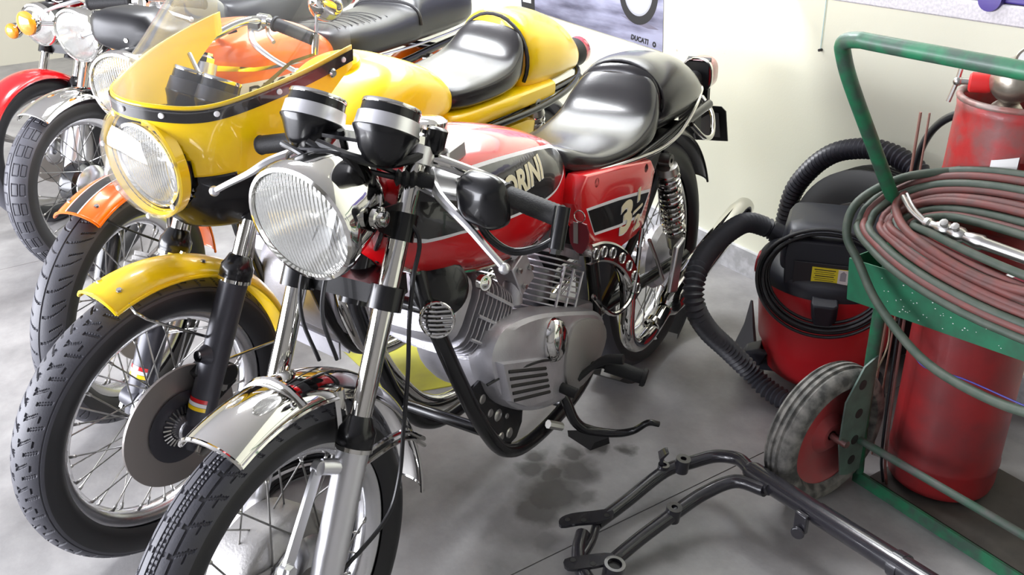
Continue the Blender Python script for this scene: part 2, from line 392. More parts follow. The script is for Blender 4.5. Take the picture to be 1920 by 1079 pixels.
def tyre(parent, c, Rr, hw, hh, pat, T, nth=480, name='tyre'):
    phs = [-138, -128, -116, -102, -88, -76, -68]+[x*1.36 for x in range(-46, 47)]+[68, 76, 88, 102, 116, 128, 138] if pat else list(range(-138, 139, 12))
    nt = nth if pat else 72; rc = Rr-hh; vs = []; n = len(phs)
    for i in range(nt):
        th = 360*i/nt; ct, st = math.cos(R(th)), math.sin(R(th))
        for p in phs:
            g = .0032*pat(p, th) if pat else 0
            a = R(p); hy = (hw-g)*math.sin(a); rr = rc+(hh-g)*math.cos(a)
            vs.append((c[0]+rr*ct, c[1]+hy, c[2]+rr*st))
    fs = []; mi = []
    for i in range(nt):
        i2 = (i+1) % nt
        for j in range(n-1):
            fs.append((i*n+j, i2*n+j, i2*n+j+1, i*n+j+1)); mi.append(1 if abs(phs[j]+phs[j+1])/2 > 66 else 0)
    me = bpy.data.meshes.new(name); me.from_pydata([tuple(T @ Vector(v)) for v in vs], [], fs); me.materials.append(rubber); me.materials.append(rubberd)
    me.polygons.foreach_set('material_index', mi)
    me.polygons.foreach_set('use_smooth', [True]*len(fs)); me.set_sharp_from_angle(angle=R(35))
    o = bpy.data.objects.new(name, me); COL.objects.link(o); o.parent = parent; return o
SPK = {}
def spoke_mesh(r=.0017):
    if r not in SPK:
        me = bpy.data.meshes.new('spoke'); b = MB().lathe([(0, 0), (0, r), (.90, r), (.905, r*1.9), (1, r*1.9), (1, 0)], seg=6)
        me.from_pydata(b.v, [], b.f); me.materials.append(steel)
        for p in me.polygons: p.use_smooth = True
        SPK[r] = me
    return SPK[r]
def wheel(parent, c, T, rimR=.240, n=36, rimmat=None, hub=True, hubmat=None, hubr=.055, spokes=True, hw=.026):
    s = rimR/.243; pr = [(-hw, .238), (-hw-.001, .243), (-hw+.004, .243), (-hw+.008, .232), (-.013, .224), (0, .221), (.013, .224), (hw-.008, .232), (hw-.004, .243), (hw+.001, .243), (hw, .238), (hw-.004, .228), (.012, .217), (0, .213), (-.012, .217), (-hw+.004, .228)]
    w = build('wheel', MB().lathe([(h, r*s) for h, r in pr], c, (0, 1, 0), 80, close=True), rimmat or alu, parent, T=T)
    C = Vector(c)
    if hub:
        build('hub', MB().lathe([(-.05, .012), (-.05, hubr*.7), (-.038, hubr), (-.034, hubr), (-.03, hubr*.62), (0, hubr*.5), (.03, hubr*.62), (.034, hubr), (.038, hubr), (.05, hubr*.7), (.05, .012)], c, (0, 1, 0), 36), hubmat or alu, w, T=T)
    if spokes:
        me = spoke_mesh()
        for i in range(n):
            sd = 1 if i % 2 else -1; a = 2*PI*i/n; tw = (1 if (i//2) % 2 else -1)*R(38)
            p = C+Vector((hubr*.93*math.cos(a+tw), sd*.034, hubr*.93*math.sin(a+tw))); q = C+Vector((rimR*.905*math.cos(a), sd*.006, rimR*.905*math.sin(a)))
            p, q = T @ p, T @ q; d = q-p; M = Matrix.Translation(p) @ d.to_track_quat('Z', 'Y').to_matrix().to_4x4() @ Matrix.Diagonal((1, 1, d.length, 1))
            inst('spoke', me, w, M)
    return w
def fork(parent, fl, ysep, T, zs, colS, colL, rt=.0175, rs=.026, seal=black, shroud=None):
    """fl(z)->x along the fork line, zs=(bottom, seal, lower yoke, top)"""
    zb, zs_, zy, zt = zs
    for s in (1, -1):
        y = s*ysep; P = lambda z: Vector((fl(z), y, z))
        st = build('fork_stanchion', MB().cyl(P(zs_-.02), P(zt), rt, 20), chrome, parent, T=T)
        ax = (P(zs_)-P(zb)).normalized()
        sl = MB(); L = (P(zs_)-P(zb)).length
        sl.lathe([(-.03, 0), (-.03, rs*.75), (0, rs*.95), (.05, rs), (L-.03, rs), (L-.004, rs*1.03), (L-.004, 0)], P(zb), ax, 24)
        so = build('fork_slider', sl, colL, parent, T=T)
        d = MB().lathe([(-.022, rs*1.12), (-.014, rs*1.14), (-.012, rs*1.17), (.004, rs*1.15), (.012, rs*.98), (.026, rs*.78), (.03, rt*.9)], P(zs_), ax, 24)
        d.lathe([(-.022, rt), (-.022, rs*1.12)], P(zs_), ax, 24)
        build('dust_seal', d, seal, so, T=T)
        build('retaining_ring', MB().lathe([(-.028, rs*1.02), (-.028, rs*1.17), (-.021, rs*1.17), (-.021, rs*1.02)], P(zs_), ax, 24), chrome, so, T=T)
    ym = MB(); ax = (Vector((fl(zy+.1), 0, zy+.1))-Vector((fl(zy), 0, zy))).normalized()
    for s in (1, -1): ym.lathe([(-.019, rt), (-.019, rt*1.6), (.019, rt*1.6), (.019, rt)], (fl(zy), s*ysep, zy), ax, 20)
    ym.loft([[Vector((fl(zy)-.03+dx, y, zy+dz)) for dx, dz in ((-.028, -.018), (.03, -.018), (.03, .018), (-.028, .018))] for y in (-ysep, -.03, .03, ysep)])
    ym.lathe([(-.05, 0), (-.05, .026), (.04, .026), (.04, 0)], (fl(zy)-.05, 0, zy), ax, 16)
    build('lower_yoke', ym, black, parent, T=T, mod=None)
    tm = MB(); ztp = zt-.02
    for s in (1, -1):
        tm.lathe([(-.014, rt), (-.014, rt*1.6), (.014, rt*1.6), (.014, rt)], (fl(ztp), s*ysep, ztp), ax, 20)
    tm.loft([[Vector((fl(ztp)-.03+dx*k, y, ztp+dz)) for dx, dz in ((-.03, -.012), (.03, -.012), (.03, .012), (-.03, .012))] for y, k in ((-ysep, .7), (-.03, 1), (.03, 1), (ysep, .7))])
    build('top_yoke', tm, brush, parent, T=T)
    for s in (1, -1):
        build('fork_cap', MB().lathe([(0, 0), (0, rt*1.2), (.012, rt*1.2), (.018, rt*.8), (.024, rt*.8), (.024, 0)][0:], (fl(zt-.006), s*ysep, zt-.006), ax, 6), chrome, parent, T=T)
def fender(parent, c, Rf, hw, a0, a1, m, T, dep=.030, name='fender', bead=True, stripe=None, tips=0.):
    def prof(j, n=15):
        t = -1+2*j/(n-1); return hw*math.sin(t*1.35)/math.sin(1.35), -dep*(1-math.cos(t*1.35))/(1-math.cos(1.35))
    n = 48; f = MB()
    outer = []; 
    def pt(i, j, off=0):
        a = R(a0+(a1-a0)*i/n); y, d = prof(j); r = Rf+d-off; return Vector((c[0]+r*math.cos(a), c[1]+y, c[2]+r*math.sin(a)))
    rings = []
    for i in range(n+1):
        rings.append([pt(i, j) for j in range(15)]+[pt(i, j, .0018) for j in range(14, -1, -1)])
    f.loft(rings)
    o = build(name, f, m, parent, T=T, angle=50)
    if bead:
        b = MB()
        for j in (0, 14): b.tube([pt(i, j) for i in range(0, n+1, 2)], .0035, 6, n=1)
        b.tube([pt(0, j) for j in range(15)], .0035, 6, n=1); b.tube([pt(n, j) for j in range(15)], .0035, 6, n=1)
        build('rolled_edge', b, m, o, T=T)
    return o
def headlight(parent, c, ax, r, T, depth=.17, shellm=chrome, rimm=chrome):
    c = Vector(c); ax = Vector(ax).normalized()
    sh = MB().lathe([(-depth, 0), (-depth*.97, r*.35), (-depth*.85, r*.62), (-depth*.6, r*.85), (-depth*.3, r*.96), (-.012, r), (-.012, r*.98)], c, ax, 48)
    o = build('headlight_shell', sh, shellm, parent, T=T)
    build('headlight_rim', MB().lathe([(-.016, r*1.0), (-.014, r*1.045), (0, r*1.05), (.008, r*1.02), (.010, r*.955), (.004, r*.94)], c, ax, 48), rimm, o, T=T)
    build('reflector', MB().lathe([(-.075, 0), (-.072, r*.25), (-.055, r*.55), (-.03, r*.8), (.002, r*.95)], c, ax, 40), tin, o, T=T)
    build('bulb', MB().lathe([(-.07, 0), (-.07, .009), (-.03, .009), (-.022, .005), (-.02, 0)], c, ax, 12), tin, o, T=T)
    # local-frame lens so the fluting follows the lamp
    a = (T.to_3x3() @ ax).normalized(); P = T @ c; side = Vector((0, 0, 1)).cross(a).normalized(); upv = a.cross(side)
    M = Matrix(((a.x, side.x, upv.x, P.x), (a.y, side.y, upv.y, P.y), (a.z, side.z, upv.z, P.z), (0, 0, 0, 1)))
    ln = MB().lathe([(.014, 0), (.0135, r*.3), (.012, r*.6), (.008, r*.85), (.003, r*.95)], (0, 0, 0), (1, 0, 0), 48)
    lo = build('headlight_lens', ln, lensm, o, T=Matrix.Identity(4)); lo.matrix_local = M
    return o
def gauge(parent, c, ax, r, T, h=.085, band=brush, cup=black, bezel=chrome):
    c = Vector(c); ax = Vector(ax).normalized()
    g = build('gauge', MB().lathe([(-h*1.15, 0), (-h*1.1, r*.45), (-h*.9, r*.75), (-h*.62, r*.98), (-h*.5, r*1.12), (-h*.47, r*1.12), (-h*.45, r*1.06)], c, ax, 40), cup, parent, T=T)
    build('gauge_band', MB().lathe([(-h*.47, r*1.05), (-h*.46, r*1.09), (-h*.2, r*1.05), (-h*.19, r*.98)], c, ax, 40), band, g, T=T)
    build('gauge_collar', MB().lathe([(-h*.2, r*.99), (-h*.02, r*.97)], c, ax, 40), cup, g, T=T)
    build('gauge_bezel', MB().lathe([(-h*.03, r*.98), (0, r*1.0), (.004, r*.97), (.004, r*.88), (0, r*.86)], c, ax, 40), bezel, g, T=T)
    build('gauge_face', MB().lathe([(0, 0), (0, r*.88)], c-ax*.002, ax, 30), ink, g, T=T)
    return g
def loftx(stations, p=2.6, ny=32, npx=5):
    """stations (x, halfwidth, ztop, zbot); returns MB and side-surface function"""
    S = [Vector((s[0], s[1], s[2])) for s in stations]; Q = catmull([(s[0], s[1], s[2]) for s in stations], npx); Q2 = catmull([(s[0], s[3], 0) for s in stations], npx)
    st = [(q.x, max(q.y, .002), q.z, q2.y) for q, q2 in zip(Q, Q2)]
    mb = MB(); rings = []
    for (x, wd, zt, zb) in st:
        zc, h = (zt+zb)/2, (zt-zb)/2; ring = []
        for k in range(ny):
            a = 2*PI*k/ny; ca, sa = math.cos(a), math.sin(a)
            ring.append(Vector((x, wd*math.copysign(abs(ca)**(2/p), ca), zc+h*math.copysign(abs(sa)**(2/p), sa))))
        rings.append(ring)
    mb.loft(rings)
    def side(x, z, off=.0012):
        xs_ = [s[0] for s in st]; inc = xs_[-1] > xs_[0]; sst = st if inc else st[::-1]; x = max(min(x, sst[-1][0]-1e-5), sst[0][0]+1e-5)
        for a, b in zip(sst, sst[1:]):
            if a[0] <= x <= b[0]:
                t = (x-a[0])/(b[0]-a[0]+1e-9); wd, zt, zb = [a[i]+(b[i]-a[i])*t for i in (1, 2, 3)]; break
        zc, h = (zt+zb)/2, (zt-zb)/2; u = min(.985, abs((z-zc)/h)); return wd*(1-u**p)**(1/p)+off
    return mb, side
def shock(parent, top, bot, r=.027, turns=11, body=steel, spring=chrome):
    top, bot = Vector(top), Vector(bot); ax = (bot-top); L = ax.length; a, x, y = frame(ax)
    s = build('shock_absorber', MB().lathe([(.02, .006), (.03, .020), (.04, .022), (L*.5, .022), (L*.5, .014), (L-.06, .014), (L-.06, .024), (L-.02, .022), (L-.02, 0)], top, ax, 20), body, parent)
    n = turns*14; P = [top+a*(.035+(L-.10)*i/n)+(x*math.cos(2*PI*i/14)+y*math.sin(2*PI*i/14))*r for i in range(n+1)]
    build('spring', MB().tube(P, .0043, 7, n=1), spring, s)
    for q in (top, bot): build('shock_eye', MB().lathe([(-.014, .006), (-.014, .016), (.014, .016), (.014, .006)], q, (0, 1, 0), 16), steel, s)
    build('shock_cap', MB().lathe([(.012, .004), (.016, .026), (.034, .030), (.036, .02)], top, ax, 20), steel, s)
    return s
def bolt(mb, p, ax, r=.008, h=.006): mb.lathe([(0, 0), (0, r*1.2), (h*.25, r*1.2), (h*.25, r), (h, r), (h, 0)], p, ax, 6); return mb
def lever(parent, pts, T, rball=.0095, m=brush):
    l = MB().tube(pts, [.009, .008, .0065, .006, .006], 8, n=4); l.sph(pts[-1], rball, 12, 8); return build('lever', l, m, parent, T=T)
def grip(parent, p, q, T, r=.0165, m=rubgrip):
    L = (Vector(q)-Vector(p)).length; pr = [(0, 0), (0, r*1.25), (.006, r*1.25), (.008, r)]+[(.008+(L-.016)*i/24, r*(1.0+(.05 if i % 2 else 0))) for i in range(25)]+[(L-.004, r*1.12), (L, r*1.0), (L, 0)]
    return build('grip', MB().lathe(pr, p, Vector(q)-Vector(p), 16), m, parent, T=T)
def bike(name, label, x, y, yaw, lean): return thing(name, label, 'motorcycle', (x, y, 0), (lean, 0, yaw), 'classic motorcycles parked in a row')
def frame_tubes(parent, r=.0155):
    f = MB()
    for s in (1, -1):
        f.tube([(1.02, s*.035, .80), (1.045, s*.085, .66), (.985, s*.10, .46), (.935, s*.105, .345), (.875, s*.105, .262), (.78, s*.105, .222), (.62, s*.105, .222), (.50, s*.10, .26), (.46, s*.095, .36), (.47, s*.09, .52), (.52, s*.085, .68)], r, 12, n=5)
        f.tube([(1.02, s*.03, .86), (.9, s*.05, .78), (.6, s*.09, .71), (.3, s*.10, .69), (0, s*.10, .70), (-.22, s*.09, .70)], r*.85, 10, n=4)
        f.tube([(.46, s*.095, .36), (.25, s*.10, .50), (.10, s*.105, .66)], r*.7, 8, n=2)
    f.tube([(.935, -.105, .345), (.935, .105, .345)], r*.8, 10, n=1); f.tube([(.62, -.105, .222), (.62, .105, .222)], r*.8, 10, n=1); f.tube([(.0, -.10, .70), (.0, .10, .70)], r*.8, 10, n=1)
    f.tube([(1.045, -.085, .66), (1.045, .085, .66)], r*.8, 10, n=1)
    f.cyl((1.075, 0, .74), (.985, 0, .915), .028, 18)
    build('frame', f, black, parent)
    sa = MB()
    for s in (1, -1): sa.tube([(.50, s*.085, .375), (.30, s*.095, .36), (0, s*.105, .325), (-.05, s*.105, .322)], .0165, 10, n=3)
    sa.tube([(.50, -.10, .375), (.50, .10, .375)], .02, 12, n=1); build('swingarm', sa, black, parent)
def rear_wheel(parent, T, Rr=.325, pat=None, hw=.052, spokes=True, hubm=None):
    c = (0, 0, Rr); tyre(parent, c, Rr, hw, .044, pat, T); w = wheel(parent, c, T, .243, rimmat=alu, hubmat=hubm, hubr=.07, spokes=spokes, hw=.030); return w
def plate_text(parent, txt, size, fn, m, **k): return build('lettering', text_mb(txt, size, fn, **k), m, parent)
I4 = Matrix.Identity(4)

# ================================================================== RED motorcycle
def red_bike():
    B = bike('motorcycle', 'red motorcycle nearest the camera with black seat, round chrome headlight and twin cylinder engine', -1.7375, 1.4708, 5.161796, .0188)
    T = steerM(1.39, .07847); A = (1.385, 0, .3045)
    fl = lambda z: 1.376-.5567*(z-.343)
    # front wheel
    tyre(B, A, .304, .045, .040, pat_ribs, T, 900)
    w = wheel(B, A, T, .238, hubr=.085, rimmat=alu)
    build('brake_drum', MB().lathe([(-.060, .02), (-.060, .115), (-.01, .118), (.012, .118), (.020, .112), (.024, .095), (.040, .07), (.050, .035), (.052, .01)], A, (0, 1, 0), 48), castd, w, T=T)
    b = MB()
    for sy in (1, -1): b.cyl((A[0], sy*.05, A[2]), (A[0], sy*.115, A[2]), .016, 12)
    pieces('axle', b, steel, w, T=T)
    fork(B, fl, .088, T, (.315, .545, .735, .955), chrome, brush, seal=black)
    # covers round the upper stanchions and headlight ears
    for s in (1, -1):
        m_ = MB(); ax = (-.5567, 0, 1)
        m_.lathe([(-.022, .018), (-.022, .0235), (.022, .0235), (.022, .018)], (fl(.835), s*.088, .835), ax, 20)
        o = build('fork_shroud', m_, black, B, T=T)
        e = MB().prism([(fl(.86)+.01, s*.088, .875), (1.175, s*.100, .893), (1.187, s*.100, .875), (1.175, s*.100, .857), (fl(.82)+.01, s*.088, .82)], (0, s*.004, 0)); build('headlight_bracket', e, black, B, T=T)
        c = MB().lathe([(0, 0), (0, .017), (.008, .017), (.010, .012), (.018, .012), (.020, .006), (.020, 0)], (1.172, s*.094, .878), (0, s, 0), 16); build('mounting_bolt', c, chrome, B, T=T)
    headlight(B, (1.226, 0, .872), (.98, 0, -.13), .0925, T, .165)
    for s in (1, -1): gauge(B, (1.082, s*.070+.004, 1.018), (-.52, 0, .85), .046, T, h=.080)
    g = MB().box((1.112, .003, .975), (.03, .09, .006)); g.cyl((1.11, .003, .93), (1.12, .003, .985), .006, 8)
    for yy in (-.02, .02): g.cyl((1.09, yy, .90), (1.105, yy*2.2, .95), .008, 8)
    build('gauge_bracket', g, black, B, T=T)
    # handlebars
    for s in (1, -1):
        hb = MB().tube([(1.045, s*.075, .935), (1.03, s*.11, .925), (.985, s*.19, .885), (1.0, s*.235, .872), (1.018, s*.322, .862)] if s > 0 else [(1.045, -.075, .935), (1.03, -.11, .93), (.975, -.18, .908), (.977, -.22, .896), (.990, -.298, .880)], .0112, 12, n=5)
        build('handlebar', hb, chrome, B, T=T)
        p, q = ((.996, .215, .872), (1.018, .325, .862)) if s > 0 else ((.976, -.205, .898), (.990, -.300, .880))
        grip(B, p, q, T)
        pc = Vector(p)+Vector((0, -s*.035, .002)); k = MB().lathe([(-.02, .012), (-.02, .020), (.012, .020), (.012, .012)], pc, (0, 1, 0), 16); k.box(pc+Vector((.022, 0, 0)), (.035, .028, .02)); build('lever_perch', k, brush, B, T=T)
        L = [(1.035, .10, .905), (1.075, .145, .885), (1.095, .205, .855), (1.098, .24, .825), (1.097, .268, .798)] if s > 0 else [(1.03, -.17, .90), (1.07, -.20, .89), (1.09, -.235, .868), (1.095, -.28, .845), (1.097, -.318, .825)]
        lever(B, L, T)
    # perch body of the clutch lever and choke housing
    k = MB().loft([[Vector((x, y, z)) for x, y, z in r_] for r_ in (
        [(1.02, .075, .92), (1.075, .085, .91), (1.075, .085, .895), (1.02, .075, .90)], [(.975, .12, .905), (1.075, .135, .892), (1.075, .135, .878), (.975, .12, .886)], [(.985, .165, .885), (1.045, .17, .88), (1.045, .17, .868), (.985, .165, .87)])]); build('clutch_perch', k, brush, B, T=T, mod='bevel')
    bx = MB().box((.965, .095, .915), (.055, .034, .030), Matrix.Rotation(.1, 3, 'Y')); o = build('choke_box', bx, brush, B, T=T, mod='bevel')
    b = MB(); bolt(b, (1.02, .15, .893), (0, 0, 1), .007, .004); build('pivot_screw', b, steel, B, T=T)
    b = MB().lathe([(0, .006), (.004, .014), (.010, .009), (.016, .014), (.022, .009), (.028, .014), (.034, .009), (.04, .012), (.06, .010), (.06, 0)], (1.105, .085, .917), (-.45, .55, -.15), 14); build('cable_boot', b, rubgrip, B, T=T)
    b = MB().lathe([(0, 0), (0, .013), (.004, .015), (.016, .015), (.02, .013), (.02, 0)], (1.068, .098, .904), (-.3, .8, -.2), 12); build('adjuster', b, chrome, B, T=T)
    # mirror with bar-end arm
    b = MB().cyl((1.02, .328, .880), (1.048, .330, .822), .0125, 16); bolt(b, (1.048, .330, .822), (.45, 0, -.9), .009, .008); mi = build('mirror_mount', b, black, B, T=T)
    for zz in (.865, .838):
        pass
    build('mirror_arm', MB().tube([(1.045, .328, .838), (1.055, .30, .820), (1.065, .262, .812), (1.08, .235, .835), (1.09, .222, .865)], .0065, 10, n=5), black, B, T=T)
    rings = []
    mc = Vector((1.085, .224, .893)); ux = Vector((.93, -.28, -.1)).normalized(); uy = Vector((0, 0, 1)); uy = (uy-ux*uy.dot(ux)).normalized(); uz = ux.cross(uy)
    for d, k in ((-.018, .93), (-.016, 1.0), (-.006, 1.0), (.008, .93), (.018, .72), (.024, .42), (.026, .05)):
        rings.append([mc+ux*d+(uz*math.copysign(abs(math.cos(a))**.62, math.cos(a))*.046+uy*math.copysign(abs(math.sin(a))**.62, math.sin(a))*.044*(1 if math.sin(a) > 0 else .95))*k for a in [2*PI*i/32 for i in range(32)]])
    mm = build('mirror_housing', MB().loft(rings), black, B, T=T, angle=60)
    build('mirror_glass', MB().loft([[mc-ux*.0185+(uz*math.copysign(abs(math.cos(a))**.62, math.cos(a))*.041+uy*math.copysign(abs(math.sin(a))**.62, math.sin(a))*.039) for a in [2*PI*i/32 for i in range(32)]] for _ in (0,)]+[[mc-ux*.0190+(uz*math.copysign(abs(math.cos(a))**.62, math.cos(a))*.041+uy*math.copysign(abs(math.sin(a))**.62, math.sin(a))*.039) for a in [2*PI*i/32 for i in range(32)]]]), chrome, mm, T=T)
    # fender
    f = fender(B, A, .352, .058, 74, 187, chrome, T, dep=.032)
    st = MB()
    for s in (1, -1):
        st.tube([(fl(.50)-.015, s*.078, .49), (1.13, s*.068, .45), (1.045, s*.056, .375)], .0045, 8, n=3); st.tube([(fl(.50)-.015, s*.078, .47), (1.12, s*.068, .43), (1.045, s*.056, .36)], .0045, 8, n=3)
        st.tube([(fl(.52), s*.062, .51), (1.265, s*.060, .55), (1.255, s*.052, .61)], .010, 8, n=3)
    pieces('fender_stay', st, chrome, f, T=T)
    b = MB()
    for th in (98, 112): 
        b.tube([(A[0]+.354*math.cos(R(th))+0, y, A[2]+(.356-.032*(abs(y)/.058)**2)*math.sin(R(th))) for y in (-.055, -.03, 0, .03, .055)], .007, 8, n=2) if th == 98 else None
    build('fender_clamp', b, chrome, f, T=T)
    # torque arm
    t_ = MB().cyl((fl(.50)+.005, .09, .50), (fl(.50)+.04, .066, .515), .013, 14); build('anchor_stub', t_, brush, B, T=T)
    P0, P1 = Vector((fl(.50)+.048, .066, .52)), Vector((1.437, .068, .395)); d = (P1-P0).normalized(); n_ = d.cross(Vector((0, 1, 0)))
    ta = MB().loft([[P+n_*.011+Vector((0, .003, 0)), P-n_*.011+Vector((0, .003, 0)), P-n_*.011-Vector((0, .003, 0)), P+n_*.011-Vector((0, .003, 0))] for P in (P0, P1)]); ta.cyl(P0-Vector((0, .006, 0)), P0+Vector((0, .006, 0)), .012, 12); bolt(ta, P1, (0, 1, 0), .011, .012); ta.cyl(P1-Vector((0, .006, 0)), P1+Vector((0, .004, 0)), .014, 12)
    build('torque_arm', ta, brush, B, T=T)
    # cables
    for pts, r_ in (([(1.15, .02, .90), (1.185, 0, .78), (1.20, -.01, .70), (1.185, -.005, .61)], .0035), ([(1.13, -.02, .88), (1.20, -.035, .78), (1.215, -.04, .70), (1.20, -.03, .61)], .0035),
                    ([(1.13, .05, .90), (1.10, .115, .83), (1.128, .122, .765), (1.152, .125, .70), (1.168, .125, .61), (1.192, .125, .52), (1.218, .125, .43), (1.262, .122, .375), (1.36, .10, .335)], .0038),
                    ([(1.15, -.02, .97), (1.145, .04, .955), (1.11, .085, .94), (1.03, .11, .94), (.985, .10, .925)], .0075), ([(1.16, -.03, .975), (1.14, .03, .94), (1.12, .07, .925), (1.10, .09, .915)], .0045),
                    ([(1.15, -.09, .96), (1.17, -.02, .95), (1.12, .05, .87), (1.08, .055, .80), (1.10, .03, .76)], .005), ([(1.14, .0, .955), (1.16, .055, .93), (1.13, .075, .86), (1.12, .05, .80), (1.09, .02, .78)], .004),
                    ([(1.09, .09, .915), (1.15, .03, .96), (1.16, -.07, .95), (1.10, -.10, .86)], .004)):
        build('control_cable', MB().tube(pts, r_, 8, n=6), cable, B, T=T)
    build('ignition_switch', MB().lathe([(-.02, .010), (-.01, .017), (.018, .017), (.022, .012), (.022, 0)], (1.028, .112, .955), (-.35, .1, .9), 20), black, B, T=T)
    # ---- body
    frame_tubes(B); rear_wheel(B, I4, .325, None, .052)
    rf = fender(B, (0, 0, .325), .368, .062, 55, 160, black, I4, dep=.03, name='rear_mudguard')
    # tank
    mb, side = loftx([(1.115, .02, .86, .79), (1.105, .062, .885, .765), (1.07, .100, .905, .728), (1.0, .126, .920, .696), (.90, .140, .922, .662), (.80, .140, .908, .640), (.70, .130, .880, .632), (.62, .112, .845, .636), (.575, .090, .822, .645), (.55, .06, .80, .655), (.545, .01, .78, .67)], 2.7, 40)
    tk = build('fuel_tank', mb, red, B, angle=60)
    dec = smoothpoly([(1.072, .868), (.99, .880), (.914, .878), (.831, .868), (.72, .848), (.625, .822), (.600, .800), (.613, .782), (.66, .764), (.708, .760), (.785, .765), (.87, .775), (.932, .782), (.994, .792), (1.078, .806)], 3)
    for s in (1, -1):
        F = lambda a, b, d, s=s, o=.0010: (a, s*side(a, b, o), b)
        cx = sum(p[0] for p in dec)/len(dec); cz = sum(p[1] for p in dec)/len(dec)
        big = [(p[0]+.006*(1 if p[0] > cx+.18 else (-1 if p[0] < cx-.20 else 0)), p[1]+(.0055 if p[1] > cz+(p[0]-cx)*.15 else -.0055)) for p in dec]
        build('pinstripe', poly_mb(big, lambda a, b, d: F(a, b, d, o=.0008)), white, tk); build('tank_panel', poly_mb(dec, lambda a, b, d: F(a, b, d, o=.0018)), tankblk, tk)
        xc = .832; sl = .05
        for dx, dz, off, mt in ((-.0022, -.0016, .0026, white), (0, 0, .0034, cream)):
            build('tank_lettering', text_mb('MORINI', .056, lambda a, b, d: F(xc-s*a+dx, .822+b-.0+(-s*a)*-.12*0+(s*a)*(.10)*0+dz, d, o=off), shear=.18*1, bold=.0022), mt, tk)
    tr_ = MB()
    for s in (1, -1): tr_.tube([(x, s*(side(x, z+.006, .001)), z+.004) for x, z in ((1.095, .760), (1.06, .730), (1.0, .702), (.90, .669), (.80, .648), (.70, .640), (.62, .643))], .0045, 8, n=3)
    build('tank_trim', tr_, chrome, tk)
    cp = MB().lathe([(-.012, .036), (0, .038), (.014, .038), (.020, .030), (.022, 0)], (.90, 0, .925), (-.12, 0, 1), 28); cp.lathe([(0, 0), (0, .006), (.02, .006), (.02, 0)], (.94, 0, .935), (0, 1, 0), 8); build('fuel_cap', cp, chrome, tk)
    # seat
    sm, _ = loftx([(.605, .03, .80, .765), (.595, .085, .812, .752), (.56, .112, .808, .738), (.48, .127, .780, .722), (.38, .132, .768, .712), (.30, .132, .775, .705), (.23, .128, .798, .70), (.185, .120, .842, .70), (.155, .108, .868, .71), (.13, .08, .872, .72), (.12, .02, .86, .75)], 3.0, 40)
    se = build('seat', sm, leather, B, angle=70)
    hm, hs = loftx([(.165, .04, .85, .74), (.160, .098, .874, .715), (.135, .114, .888, .70), (.08, .119, .892, .695), (-.02, .114, .878, .69), (-.11, .101, .840, .69), (-.19, .081, .788, .69), (-.245, .056, .740, .69), (-.272, .03, .717, .695), (-.278, .005, .706, .70)], 2.35, 40)
    hu = build('seat_hump', hm, leather, B, angle=70)
    pts = [(x, s_*(hs(x, z, .002)), z) for x, z, s_ in ()]
    arch = [Vector((.146, .117*math.cos(a), .79+.098*math.sin(a)) if math.sin(a) > 0 else (.146, .117*math.cos(a), .79+.07*math.sin(a))) for a in [PI*i/16-.25 for i in range(0, 19)]]
    build('seat_piping', MB().tube(arch, .0035, 8, n=1), leather, se)
    tr_ = MB().tube([(.552, .128, .748), (.365, .137, .722), (.22, .137, .704), (.10, .133, .704), (0, .120, .715), (-.09, .104, .728), (-.17, .084, .738), (-.245, .055, .742), (-.285, 0, .744), (-.245, -.055, .742), (-.17, -.084, .738), (-.09, -.104, .728), (0, -.120, .715), (.10, -.133, .704), (.22, -.137, .704), (.365, -.137, .722), (.552, -.128, .748)], .0055, 10, n=5)
    build('seat_trim_rail', tr_, chrome, B)
    gr = MB().tube([(-.02, .122, .70), (-.09, .130, .648), (-.17, .122, .632), (-.25, .09, .665), (-.285, .045, .70)], .007, 10, n=5); build('grab_rail', gr, chrome, B)
    # side panel
    P = [(.618, .742), (.592, .762), (.44, .735), (.275, .699), (.254, .672), (.285, .60), (.313, .553), (.352, .541), (.478, .541), (.535, .568), (.60, .655), (.628, .712)]
    for s in (1, -1):
        r1 = [Vector((x, s*.118, z)) for x, z in P]; c0 = Vector((.44, 0, .655))
        def ins(k, y): return [Vector((c0.x+(x-c0.x)*k, s*y, c0.z+(z-c0.z)*k)) for x, z in P]
        sp = build('side_panel', MB().loft([ins(.99, .105), ins(1, .125), ins(1, .138), ins(.975, .146), ins(.94, .149)]), red, B, angle=35)
        fy = lambda a, b, d, o=.1496: (a, s*o, b)
        build('pinstripe', poly_mb([(.598, .694), (.45, .668), (.288, .634), (.291, .625), (.335, .582), (.45, .598), (.562, .622), (.568, .630)], lambda a, b, d: fy(a, b, d, .1496), 3), white, sp)
        build('panel_stripe', poly_mb([(.592, .687), (.45, .661), (.296, .628), (.336, .590), (.45, .605), (.565, .629)], lambda a, b, d: fy(a, b, d, .1503), 3), tankblk, sp)
        for dx, o_, mt in ((.0025, .1508, white), (0, .1515, cream)):
            build('panel_number', text_mb('3', .092, lambda a, b, d: (.420-s*a*1.45+dx, s*o_, .608+b-dx), shear=.12, bold=.004), mt, sp)
            build('panel_fraction', text_mb('1', .040, lambda a, b, d: (.352-s*a*1.5+dx, s*o_, .640+b-dx), shear=.12, bold=.002), mt, sp)
            build('panel_fraction', text_mb('2', .042, lambda a, b, d: (.362-s*a*1.4+dx, s*o_, .578+b-dx), shear=.12, bold=.002), mt, sp)
            build('fraction_bar', MB().add([(.332+dx, s*o_, .609-dx), (.380+dx, s*o_, .604-dx), (.380+dx, s*o_, .610-dx), (.332+dx, s*o_, .615-dx)], [(0, 1, 2, 3)]), mt, sp)
        b = MB()
